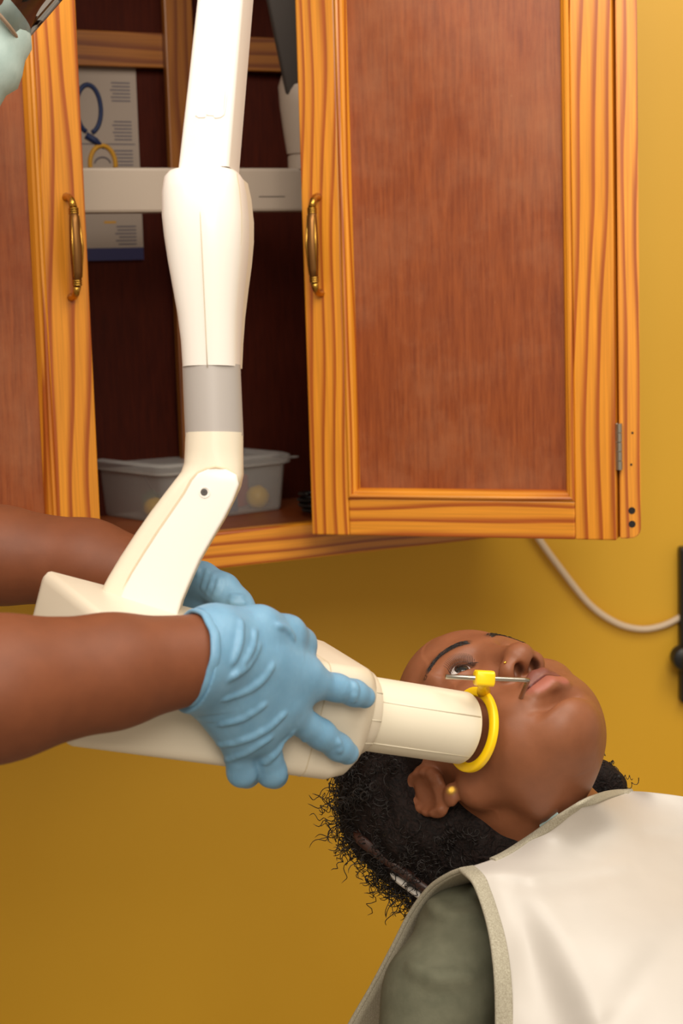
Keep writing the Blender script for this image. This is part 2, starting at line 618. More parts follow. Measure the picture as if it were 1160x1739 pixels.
def hinge_post():
    bm = bmesh.new()
    h = CAB_H - 0.02
    r = 0.012
    prof = [(0, 0)] + [(pw - r + r * math.sin(a), r - r * math.cos(a)) for a in np.linspace(0, math.pi / 2, 6)] + [(pw, h), (0, h)]
    vs = [bm.verts.new((x, 0, z)) for x, z in prof]
    f = bm.faces.new(vs)
    ex = bmesh.ops.extrude_face_region(bm, geom=[f])
    for v in [g for g in ex['geom'] if isinstance(g, bmesh.types.BMVert)]:
        v.co.y += 0.02
    bmesh.ops.bevel(bm, geom=[e for e in bm.edges], offset=0.0012, segments=2, affect='EDGES')
    M = Matrix.Translation(pl) @ frame_matrix(Vector((0, 0, 0)), flat(pr - pl).normalized(), Vector((-flat(pr - pl).normalized().y, flat(pr - pl).normalized().x, 0)), ZUP)
    post = bm_obj('hinge_post', bm, M_PINE, cabinet, M)
    for (px, py, rad) in ((1073, 867, 0.0042), (1073.5, 890, 0.0042), (1074, 735, 0.0014), (1072, 789, 0.0014)):
        n = 14
        nd = -Vector((-flat(pr - pl).normalized().y, flat(pr - pl).normalized().x, 0))
        xd = flat(pr - pl).normalized()
        dr = P(px, py, 1.0) - CAM
        c = CAM + dr * ((pl - CAM).dot(nd) / dr.dot(nd))
        ring = [c + nd * 0.0006 + xd * rad * math.cos(2 * math.pi * k / n) + ZUP * rad * math.sin(2 * math.pi * k / n) for k in range(n)]
        ring2 = [q - nd * 0.003 for q in ring]
        loft('screw_hole', [ring2, ring], M_HOLE, post, smooth=False)
    return post


hinge_post()


def make_handle(parent, M, flip=1):
    """bow handle in door-local coords: z along the length, -y out of the door"""
    bm = bmesh.new()
    L = 0.118

    def rings(pts, rad, mi, n=8):
        v, f = tube_rings([Vector(p) for p in pts], rad, n)
        bv = [bm.verts.new(q) for q in v]
        for q in f:
            fc = bm.faces.new([bv[i] for i in q]); fc.material_index = mi; fc.smooth = True
    z0, z1 = -L / 2, L / 2
    rings([(0, -0.022, z0 + 0.016), (0, -0.0235, z0 + 0.03), (0, -0.025, 0), (0, -0.0235, z1 - 0.03), (0, -0.022, z1 - 0.016)], [0.0052, 0.0066, 0.0080, 0.0066, 0.0052], 1)
    for s in (-1, 1):
        e = s * (L / 2)
        rings([(0, 0, e), (0, -0.002, e), (0, -0.010, e - s * 0.0005), (0, -0.017, e - s * 0.005), (0, -0.0215, e - s * 0.013)], [0.0055, 0.0052, 0.0040, 0.0042, 0.0050], 0)
        for q in (0.014, 0.0165, 0.019):
            rings([(0, -0.022, e - s * q), (0, -0.0222, e - s * (q + 0.0017))], [0.0062, 0.0062], 0)
    # bright ridges along the grip
    for a in (-1, 1):
        rings([(a * 0.0045, -0.0265, -0.036), (a * 0.0062, -0.0298, 0), (a * 0.0045, -0.0265, 0.036)], [0.0009, 0.0017, 0.0009], 0, 6)
    return bm_obj('handle', bm, [M_BRASS, M_BRASS_D], parent, M)


def make_door(origin, xdir, nrm, w, h, handle_x, handle_z, label, stile=0.05, hinge_x=None):
    """origin bottom-left front corner; local x along the width, y into the cabinet, z up"""
    MD = frame_matrix(origin, xdir, -nrm, ZUP)
    T = 0.021

    def pc(name, x0, x1, z0, z1, y0, y1, mat, grain='z', bev=0.002, parent=None):
        M = MD @ Matrix.Translation(Vector(((x0 + x1) / 2, (y0 + y1) / 2, (z0 + z1) / 2)))
        if grain == 'x':
            return box(name, (z1 - z0, y1 - y0, x1 - x0), M @ GRAIN_X, mat, parent, bev)
        return box(name, (x1 - x0, y1 - y0, z1 - z0), M, mat, parent, bev)
    rail = 0.047
    d = pc('door', stile - 0.004, w - stile + 0.004, rail - 0.004, h - rail + 0.004, 0.012, 0.017, M_PANEL, parent=cabinet, bev=0.0)
    d['label'] = label
    pc('stile', 0, stile, 0, h, 0, T, M_PINE, parent=d)
    pc('stile', w - stile, w, 0, h, 0, T, M_PINE, parent=d)
    pc('bottom_rail', stile, w - stile, 0, rail, 0.0004, T, M_PINE, 'x', parent=d)
    pc('top_rail', stile, w - stile, h - rail, h, 0.0004, T, M_PINE, 'x', parent=d)
    # stepped moulding round the panel
    mw = 0.013

    def mould(name, A, B, inward):
        A = Vector(A); B = Vector(B); inward = Vector(inward)
        prof = [(0.0, -0.0012), (0.003, -0.0030), (0.0055, -0.0022), (0.0068, 0.0012), (0.0095, 0.0030), (0.0125, 0.0105), (0.0125, 0.0122), (0.0, 0.0122)]
        along = (B - A).normalized()
        ML = MD @ GRAIN_X if abs(along.x) > 0.5 else MD
        inv = ML.inverted()
        verts = []
        for pt, sgn in ((A, 1), (B, -1)):
            verts += [inv @ (MD @ (pt + inward * u + Vector((0, y, 0)) + along * (sgn * u))) for u, y in prof]
        n = len(prof)
        faces = [(k, (k + 1) % n, n + (k + 1) % n, n + k) for k in range(n)] + [tuple(range(n))[::-1], tuple(range(n, 2 * n))]
        return mesh_obj(name, verts, faces, M_PINE, d, ML, fixn=True)
    a, b, c, e = (stile, 0, rail), (w - stile, 0, rail), (w - stile, 0, h - rail), (stile, 0, h - rail)
    mould('moulding', a, b, (0, 0, 1))
    mould('moulding', b, c, (-1, 0, 0))
    mould('moulding', c, e, (0, 0, -1))
    mould('moulding', e, a, (1, 0, 0))
    make_handle(d, MD @ Matrix.Translation(Vector((handle_x, 0, handle_z))))
    if hinge_x is not None:
        for hz in (0.085, h - 0.16):
            bm = bmesh.new()
            add_box(bm, 0.003, 0.016, 0.056, (hinge_x + 0.0016, 0.008, hz + 0.028), 0.0005)
            for k in range(5):
                r = bmesh.ops.create_cone(bm, cap_ends=True, segments=12, radius1=0.0038, radius2=0.0038, depth=0.0105)
                for v in r['verts']: v.co += Vector((hinge_x + 0.0042, 0.001, hz + 0.0056 + k * 0.0112))
            bm_obj('hinge', bm, M_STEEL, d, MD)
    return d, MD


DOOR_H = 0.80
# local height and side position of a photo point on the right-hand door
def on_plane(px, py, origin, xdir, nrm):
    dr = P(px, py, 1.0) - CAM
    k = (origin - CAM).dot(nrm) / dr.dot(nrm)
    h = CAM + dr * k - origin
    return h.dot(xdir), h.z


hx, hz_t = on_plane(541, 345, DOOR_L, DDIR, DNRM)
hx2, hz_b = on_plane(543, 488, DOOR_L, DDIR, DNRM)
make_door(DOOR_L, DDIR, DNRM, DOOR_W, DOOR_H, (hx + hx2) / 2, (hz_t + hz_b) / 2, 'right-hand pine framed door swung away from the cabinet', hinge_x=DOOR_W)

LD_R = cab(s_of(172, 905, -0.024)[0], -0.0235, Z_DOOR - 0.03)
LD_L = LD_R - RDIR * 0.42
hx, hz_t = on_plane(113, 345, LD_L, RDIR, RNRM)
hx2, hz_b = on_plane(121, 495, LD_L, RDIR, RNRM)
make_door(LD_L, RDIR, RNRM, 0.42, DOOR_H + 0.03, (hx + hx2) / 2, (hz_t + hz_b) / 2, 'left-hand pine framed door with brass bow handle', stile=0.054)


# ------------------------------------------------------------------ things inside the cabinet
def make_leaflet():
    T = CAB_D - 0.003
    sr, zt = s_of(231, 116, T)
    sr2, zb = s_of(243, 441, T)
    sr = (sr + sr2) / 2
    wd = 0.135
    root = thing('printed_leaflet', 'white printed leaflet with blue and ochre loops taped inside the cabinet', 'leaflet', cab(sr - wd / 2, T, zb))
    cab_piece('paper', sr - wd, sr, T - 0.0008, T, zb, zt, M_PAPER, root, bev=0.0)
    hgt = zt - zb

    def strip(name, u0, u1, v0, v1, mat, lift=0.0004):
        # u from the right edge in mm, v from the top as a fraction
        cab_piece(name, sr - u1, sr - u0, T - 0.0008 - lift, T - 0.0008, zt - v1 * hgt, zt - v0 * hgt, mat, root, bev=0.0)
    strip('footer_band', 0, wd, 0.935, 1.0, M_NAVY)
    strip('rule_line', 0.006, wd, 0.392, 0.398, M_INK)
    strip('rule_line', 0.006, wd, 0.70, 0.704, M_INK)
    for v in (0.075, 0.275, 0.425, 0.82):
        for k in range(6):
            v0 = v + k * 0.0185
            strip('text_line', 0.010, 0.036 + 0.006 * random.random(), v0, v0 + 0.0075, M_INK)
    strip('yellow_mark', 0.040, 0.058, 0.795, 0.806, M_GOLD_INK)

    def loop(name, cu, cv, ru, rv, mat, rad, a0, a1):
        c = cab(sr - cu, T - 0.0012, zt - cv * hgt)
        pts = [c + RDIR * (ru * math.cos(a)) + ZUP * (rv * math.sin(a)) for a in np.linspace(a0, a1, 26)]
        v, f = tube_rings(pts, rad, 8)
        return mesh_obj(name, v, f, mat, root, smooth=True, fixn=True)
    loop('blue_loop', 0.073, 0.215, 0.018, 0.033, M_BLUE_INK, 0.0034, -1.4, 4.4)
    c = [cab(sr - 0.073 + dx, T - 0.0014, zt - (0.215 + dv) * hgt) for dx, dv in ((-0.006, 0.135), (0.008, 0.165), (0.02, 0.20))]
    v, f = tube_rings(c, [0.005, 0.005, 0.0015], 8)
    mesh_obj('blue_tip', v, f, M_BLUE_INK, root, smooth=True, fixn=True)
    loop('ochre_loop', 0.056, 0.50, 0.019, 0.026, M_GOLD_INK, 0.0034, -0.2, 3.4)
    loop('grey_loop', 0.056, 0.50, 0.012, 0.010, M_INK, 0.0012, 0.2, 3.0)


make_leaflet()


def make_storage_box():
    # corners of the lid in plan, from the nearest corner
    A = P(274, 796, 2.40)
    zl = A.z
    B = P(503, 771, depth_at_z(503, 771, zl))
    C = P(171, 764, depth_at_z(171, 764, zl))
    u = flat(B - A); lu = u.length; u.normalize()
    v = Vector((-u.y, u.x, 0)); lv = 0.245
    root_loc = A + u * lu / 2 + v * lv / 2
    root_loc.z = Z_FLOOR
    root = thing('storage_box', 'translucent plastic storage box with lid on the cabinet floor', 'box', root_loc)
    MB = frame_matrix(Vector((A.x, A.y, 0)), u, v, ZUP)
    hgt = zl - Z_FLOOR
    w = 0.0016

    def ring(inset, z, r):
        cx, cy = lu / 2, lv / 2
        return [MB @ Vector((cx + x, cy + y, z)) for x, y in rr(lu - 2 * inset, lv - 2 * inset, r, 4)]
    # tub: outer wall, rolled rim, inner wall, floor
    secs = [ring(0.016, Z_FLOOR + 0.0006, 0.012), ring(0.0135, Z_FLOOR + 0.004, 0.014), ring(0.008, zl - 0.012, 0.016), ring(0.004, zl - 0.012, 0.018), ring(0.004, zl - 0.008, 0.018),
            ring(0.0095, zl - 0.009, 0.015), ring(0.0150, Z_FLOOR + 0.005, 0.012), ring(0.018, Z_FLOOR + 0.002, 0.010)]
    loft('tub', secs, M_PLASTIC, root)
    # lid: skirt, raised rim, sunken centre
    secs = [ring(0.001, zl - 0.011, 0.020), ring(0.0, zl - 0.006, 0.021), ring(0.0005, zl, 0.02), ring(0.007, zl + 0.003, 0.018), ring(0.012, zl + 0.003, 0.016), ring(0.018, zl - 0.003, 0.013)]
    lid = loft('lid', secs, M_PLASTIC, root)
    # small lift tab at the corner
    bm = bmesh.new(); add_box(bm, 0.02, 0.012, 0.0022, (lu + 0.006, 0.02, zl - 0.006), 0.0008)
    bm_obj('lift_tab', bm, M_PLASTIC, lid, MB)
    # toys inside
    zf = Z_FLOOR + 0.0023

    def ball(label, x, y, r, mat, squash=1.0):
        bm = bmesh.new()
        bmesh.ops.create_uvsphere(bm, u_segments=20, v_segments=14, radius=r)
        for q in bm.verts:
            q.co.z *= squash
            q.co += q.co.normalized() * (0.0006 * math.sin(9 * q.co.x / r) * math.cos(7 * q.co.z / r))
        o = bm_obj('toy_ball', bm, mat, None, MB @ Matrix.Translation(Vector((x, y, zf + r * squash))), smooth=True)
        return tag(o, label, 'ball')

    def brick(label, x, y, sx, sy, sz, rz, mat, z=0.0):
        bm = bmesh.new(); add_box(bm, sx, sy, sz, (0, 0, sz / 2), 0.002)
        for k in (-0.25, 0.25):
            r = bmesh.ops.create_cone(bm, cap_ends=True, segments=12, radius1=0.005, radius2=0.005, depth=0.004)
            for q in r['verts']: q.co += Vector((k * sx, 0, sz + 0.0018))
        o = bm_obj('toy_brick', bm, mat, None, MB @ Matrix.Translation(Vector((x, y, zf + z))) @ Matrix.Rotation(rz, 4, 'Z'))
        return tag(o, label, 'toy')
    ball('round yellow toy in the right front corner of the box', lu - 0.042, 0.040, 0.017, M_YELLOW, 0.98)
    ball('yellow toy half hidden at the left of the box', 0.036, 0.075, 0.016, M_YELLOW, 0.9)
    brick('red toy brick just behind the round yellow toy', lu - 0.046, 0.082, 0.026, 0.020, 0.046, 0.3, M_RED)
    brick('dark blue toy brick beside the cream machine neck', lu - 0.098, 0.045, 0.030, 0.026, 0.034, 0.15, M_BLUE)
    brick('green toy brick in the middle of the box', lu - 0.088, 0.095, 0.034, 0.024, 0.042, -0.3, M_GREEN)
    brick('small red toy brick at the lower middle of the box', lu - 0.128, 0.034, 0.020, 0.016, 0.022, 0.5, M_RED)
    brick('teal toy brick behind the machine neck in the box', 0.055, 0.11, 0.036, 0.024, 0.030, 0.9, M_GREEN)
    return lu, lv, MB


make_storage_box()


def make_inner_cable():
    s, _ = s_of(512, 875, 0.13)
    c = cab(s + 0.030, 0.13, Z_FLOOR)
    pts = []
    for k in range(70):
        a = k * 0.32
        r = 0.030 + 0.006 * math.sin(k * 0.7)
        pts.append(c + RDIR * (r * math.cos(a) * 0.8) - RNRM * (r * math.sin(a)) + ZUP * (0.004 + 0.0004 * k + 0.003 * math.sin(a * 0.6) ** 2))
    v, f = tube_rings(pts, 0.0026, 8)
    o = mesh_obj('coiled_cable', v, f, M_BLACK, None, smooth=True, fixn=True)
    tag(o, 'coiled black cable on the cabinet floor right of the box', 'cable')


make_inner_cable()


def make_wall_cord():
    yw = 2.88
    def w(px, py):
        dr = P(px, py, 1.0) - CAM
        return CAM + dr * ((yw - 0.012) / dr.y)
    pts = catmull([w(*q) for q in ((880, 860), (915, 915), (950, 963), (1000, 1025), (1045, 1057), (1085, 1068), (1120, 1064), (1152, 1050), (1185, 1028))], 8)
    v, f = tube_rings(pts, 0.0056, 10)
    tag(mesh_obj('white_cord', v, f, M_CORD, None, smooth=True, fixn=True), 'off-white cord hanging in a loop on the yellow wall', 'cord')
    # black bracket at the right edge
    c = w(1152, 1110)
    root = thing('wall_bracket', 'black wall bracket at the right edge of the yellow wall', 'bracket', (c.x + 0.03, yw, c.z))
    a = w(1168, 1060)
    bm = bmesh.new(); add_box(bm, 0.045, 0.028, 0.26, (0, 0, 0), 0.004)
    bm_obj('upright', bm, M_BLACK, root, Matrix.Translation(Vector((a.x + 0.008, yw - 0.0145, a.z + 0.0))))
    secs = []
    k = w(1150, 1110)
    for y, r in ((0.0, 0.016), (0.004, 0.02), (0.02, 0.021), (0.03, 0.018), (0.033, 0.012)):
        secs.append([Vector((k.x + 0.004 + r * math.cos(t), yw - 0.028 - y, k.z + r * math.sin(t))) for t in np.linspace(0, 2 * math.pi, 20, endpoint=False)])
    loft('knob', secs, M_BLACK, root)


make_wall_cord()
# ------------------------------------------------------------------ dental x-ray unit
def to_world_dir(v):
    return V(*v)


AX = Vector((0.864, -0.184, 0.469)).normalized()      # cone axis in camera-aligned coords
WX = Vector((0.44, -0.20, -0.875))
WX = (WX - AX * WX.dot(AX)).normalized()
A_ = to_world_dir(AX).normalized()                     # along the cone, towards the patient
W_ = to_world_dir(WX).normalized()                     # across the tube head, towards the camera
U_ = A_.cross(W_).normalized()
if U_.z < 0: U_ = -U_
K = 0.95
TIP = P(785, 1236, 1.558)
HEAD_L = 0.40                                          # lengths of the tube head are given at 1/K of their size
xray = thing('dental_xray_unit', 'cream dental x-ray machine on a jointed white arm', 'x-ray machine', TIP - A_ * 0.25 - Vector((0, 0, 0.1)))


def head_ring(s, w, h, r, off_u=0.0, off_w=0.0, n=5):
    c = TIP + (U_ * off_u + W_ * off_w - A_ * s) * K
    return [c + (W_ * x + U_ * y) * K for x, y in rr(w, h, r, n)]


HW, HH, HR = 0.128, 0.102, 0.013
RW, RH, RU, RO = 0.160, 0.111, 0.006, -0.016            # the rear end is a little larger
secs = [head_ring(HEAD_L, RW - 0.02, RH - 0.02, 0.006, RU, RO), head_ring(HEAD_L - 0.001, RW - 0.008, RH - 0.008, 0.008, RU, RO), head_ring(HEAD_L - 0.004, RW - 0.002, RH - 0.002, 0.008, RU, RO), head_ring(HEAD_L - 0.007, RW, RH, 0.009, RU, RO),
        head_ring(0.185, HW, HH, HR), head_ring(0.16, HW, HH, HR), head_ring(0.142, HW - 0.004, HH - 0.004, 0.02, 0.001), head_ring(0.130, HW - 0.018, HH - 0.014, 0.026, 0.002), head_ring(0.124, HW - 0.034, HH - 0.026, 0.030, 0.002)]
housing = loft('tube_housing', secs, M_CREAM, xray, angle=60)
# seam where the two halves of the housing meet
loft('housing_seam', [head_ring(0.185, HW + 0.0006, HH + 0.0006, HR), head_ring(0.184, HW + 0.0006, HH + 0.0006, HR)], M_SEAM, housing, smooth=False)


def disc(s, r, n=48):
    c = TIP - A_ * (s * K)
    return [c + (W_ * (r * math.cos(t)) + U_ * (r * math.sin(t))) * K for t in np.linspace(0, 2 * math.pi, n, endpoint=False)]


CR = 0.0336
col = loft('cone_collar', [disc(0.130, 0.030), disc(0.130, 0.0395), disc(0.127, 0.041), disc(0.110, 0.0385), disc(0.1085, 0.037), disc(0.1085, 0.030)], M_CREAM, xray)
cone = loft('aiming_cone', [disc(0.112, CR), disc(0.012, CR), disc(0.0015, CR), disc(0.0, CR - 0.0008), disc(0.0, CR - 0.0032), disc(0.0015, CR - 0.0036), disc(0.108, CR - 0.0036)], M_CONE, xray)
# moulded lines along the cone
for th in (0.60, -0.62, 2.4, -2.4):
    c0 = TIP + (W_ * math.cos(th) + U_ * math.sin(th)) * (CR * K)
    tube('cone_ridge', [c0 - A_ * 0.002, c0 - A_ * 0.101], 0.0006, M_CONE, cone, n=8)
for th in (0.1, -0.5, 0.75):
    c0 = TIP - A_ * (0.119 * K) + (W_ * math.cos(th) + U_ * math.sin(th)) * (0.0402 * K)
    tube('collar_rib', [c0 - A_ * 0.007, c0 + A_ * 0.009 - (W_ * math.cos(th) + U_ * math.sin(th)) * 0.0016], 0.0007, M_CONE, col, n=6)

ARM_D = 1.458


def section(xl, yl, xr, yr, d, depth, r, yaw=0.0, dr=0.0):
    """rounded-rectangle ring between two photo points at depth d"""
    a, b = P(xl, yl, d), P(xr, yr, d + dr)
    x = (b - a); w = x.length; x.normalize()
    fwd = _F - x * _F.dot(x); fwd.normalize()
    ca, sa = math.cos(yaw), math.sin(yaw)
    xx = x * ca + fwd * sa
    ff = fwd * ca - x * sa
    c = (a + b) / 2
    return [c + xx * px + ff * py for px, py in rr(w, depth * K, r * K, 5)]


# upper beam of the arm
ya = math.radians(-9)
beam_secs = []
for (xl, xr, y) in ((372, 452, -210), (342, 432, 0), (326, 420, 145), (309, 408, 292)):
    beam_secs.append(section(xl + 2, y, xr - 9, y, ARM_D, 0.046, 0.005, ya))
beam = loft('upper_beam', beam_secs, M_WHITE, xray)
# latch outline on the beam: two thin raised lips
def lip(pts, r=0.0008):
    tube('latch_lip', [P(x, y, ARM_D - 0.0236 * K - 0.158 * (x - 370) * 0.00049) for x, y in pts], r, M_WHITE, beam, n=8)
lip([(386, 150), (384, 165), (382, 185), (380, 195), (374, 199), (366, 200), (364, 197)], 0.0012)
lip([(364, 196), (350, 195)], 0.0010)
lip([(350, 196), (347, 199), (338, 199), (333, 196)], 0.0012)

# elbow cover
prof = [(300, 398, 291, 0.050), (290, 405, 295, 0.062), (283, 411, 304, 0.070), (279.5, 416, 330, 0.076), (280, 420, 370, 0.079), (284, 420, 405, 0.078), (290, 417, 445, 0.074), (298, 412, 490, 0.068), (306, 408, 535, 0.062), (311, 406, 580, 0.056), (313, 405.5, 624, 0.051)]
elbow = loft('elbow_cover', [section(xl, y, xr, y, ARM_D, dp, min(dp, (xr - xl) * ARM_D / FPX) * 0.42, ya) for xl, xr, y, dp in prof], M_WHITE, xray, angle=75)
seam = []
for xl, xr, y, dp in prof[2:]:
    t = (y - 300) / 320.0
    seam.append(P(337 + 15 * t, y, ARM_D - dp * K / 2 - 0.0002))
tube('cover_seam', seam, 0.00032, M_SEAM, elbow, n=6)
# curved side shell on the right of the cover
loft('side_shell', [section(xr - 14, y, xr + 1.2 * min(1, (600 - y) / 120) if y < 600 else xr - .5, y, ARM_D + 0.004, dp * 0.72, 0.003, ya) for xl, xr, y, dp in prof[2:]], M_CREAM, elbow)

# grey rotating sleeve and neck
def round_sec(xl, yl, xr, yr, d, n=40):
    a, b = P(xl, yl, d), P(xr, yr, d)
    x = (b - a); r = x.length / 2; x.normalize()
    f = _F - x * _F.dot(x); f.normalize()
    c = (a + b) / 2
    return [c + x * (r * math.cos(t)) + f * (r * math.sin(t)) for t in np.linspace(0, 2 * math.pi, n, endpoint=False)]


loft('sleeve', [round_sec(316, 621, 404, 620, ARM_D), round_sec(309.5, 622, 408.5, 620, ARM_D), round_sec(314.5, 742, 413.5, 740, ARM_D), round_sec(322, 742, 404, 740, ARM_D)], M_GREY, xray, angle=30)
yk = [(315, 735, 413, 735, .052), (314, 765, 413, 765, .052), (313.5, 786, 413, 790, .052), (309, 802, 413, 806, .052), (298, 818, 408, 826, .052), (281, 840, 397, 850, .052), (259, 869, 382, 880, .052), (234, 905, 363, 912, .052), (208, 945, 341, 950, .053), (189, 977, 325, 985, .054), (174, 1005, 310, 1020, .055), (160, 1040, 300, 1056, .055)]
YR = 0.011
yoke = loft('yoke', [section(xl, yl, xr, yr, ARM_D, dp, YR if i > 3 else 0.0245 - 0.0027 * max(0, i - 1) ** 1.4, 0) for i, (xl, yl, xr, yr, dp) in enumerate(yk)], M_CREAM, xray, angle=75)
# raised cover on the near face of the yoke
cv = [(352, 797, 384, 797), (336, 804, 402, 806), (326, 816, 406, 822), (314, 838, 396, 850), (295, 866, 381, 880), (270, 902, 362, 912), (244, 942, 340, 950), (224, 974, 324, 985), (210, 1000, 309, 1020), (196, 1034, 299, 1054)]
plate = loft('yoke_cover', [section(xl, yl, xr, yr, ARM_D - 0.0265 * K, 0.0052, 0.0025, 0) for xl, yl, xr, yr in cv], M_WHITE, yoke, angle=60)
tube('cover_groove', [P(x - 1.5, y, ARM_D - 0.0262 * K) for x, y in [(a[2] + 1, a[3] + 1) for a in cv[1:3]][::-1] + [(384, 796), (368, 793), (352, 796)] + [(a[0], a[1]) for a in cv[1:]]], 0.0011, M_SEAM, plate, n=8)
c = P(348, 836, ARM_D - 0.0291 * K)
rec = [[c - _F * h + _R * (r * math.cos(t)) + _U * (r * math.sin(t)) for t in np.linspace(0, 2 * math.pi, 20, endpoint=False)] for h, r in ((-0.001, 0.0046), (0.0006, 0.0046), (0.0006, 0.0036), (-0.0006, 0.0034))]
loft('screw_seat', rec, M_WHITE, plate, angle=30)
c2 = c - _R * 0.0006
rec = [[c2 - _F * h + _R * (r * math.cos(t)) + _U * (r * math.sin(t)) for t in np.linspace(0, 2 * math.pi, 16, endpoint=False)] for h, r in ((-0.0006, 0.0030), (0.0004, 0.0028), (0.0004, 0.0008), (0.0001, 0.0006))]
loft('screw', rec, M_CHAR, plate, angle=30)

# wall side of the arm, inside the open cabinet
sL, zt_ = s_of(147, 284, 0.12)
sL2, zb_ = s_of(147, 362, 0.12)
sR, _ = s_of(520, 300, 0.12)
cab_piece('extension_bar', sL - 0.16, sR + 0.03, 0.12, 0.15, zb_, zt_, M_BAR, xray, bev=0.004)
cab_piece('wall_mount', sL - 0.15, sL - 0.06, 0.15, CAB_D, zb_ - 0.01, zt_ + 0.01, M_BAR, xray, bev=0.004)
sc0, zc0 = s_of(440, 333, 0.1196); sc1, zc1 = s_of(484, 335, 0.1196)
cab_piece('scuff_mark', sc0, sc1, 0.1197, 0.1203, (zc0 + zc1) / 2 - 0.0006, (zc0 + zc1) / 2 + 0.0006, M_CHAR, xray, bev=0.0)
pv = cab(sR + 0.004, 0.135, zt_)
ring_ = lambda z, r: [Vector((pv.x + r * math.cos(t), pv.y + r * math.sin(t), z)) for t in np.linspace(0, 2 * math.pi, 28, endpoint=False)]
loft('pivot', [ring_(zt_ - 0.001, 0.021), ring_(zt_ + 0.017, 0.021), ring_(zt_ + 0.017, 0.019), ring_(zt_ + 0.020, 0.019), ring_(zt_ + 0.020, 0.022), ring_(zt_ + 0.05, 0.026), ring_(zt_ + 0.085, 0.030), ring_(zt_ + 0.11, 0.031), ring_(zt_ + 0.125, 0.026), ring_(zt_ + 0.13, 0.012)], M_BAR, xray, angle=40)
dk = [(468, 540, 205, 2.40), (488, 556, 178, 2.395), (486, 556, 165, 2.39), (474, 540, 105, 2.37), (452, 520, 0, 2.34), (410, 478, -200, 2.29), (398, 466, -250, 2.28)]
dk = dk[1:]
loft('rear_beam', [section(xl, y, xr, y, d, 0.03, 0.006) for xl, xr, y, d in dk], M_CHAR, xray)
top_a = P(432, -235, 2.28); top_b = P(410, -200, ARM_D)
secs = []
dv = (top_b - top_a).normalized(); sx = dv.cross(ZUP).normalized(); sz = sx.cross(dv)
for t in (-0.05, 1.03):
    c = top_a.lerp(top_b, t)
    secs.append([c + sx * x + sz * y for x, y in rr(0.046, 0.05, 0.008)])
loft('link_beam', secs, M_WHITE, xray)


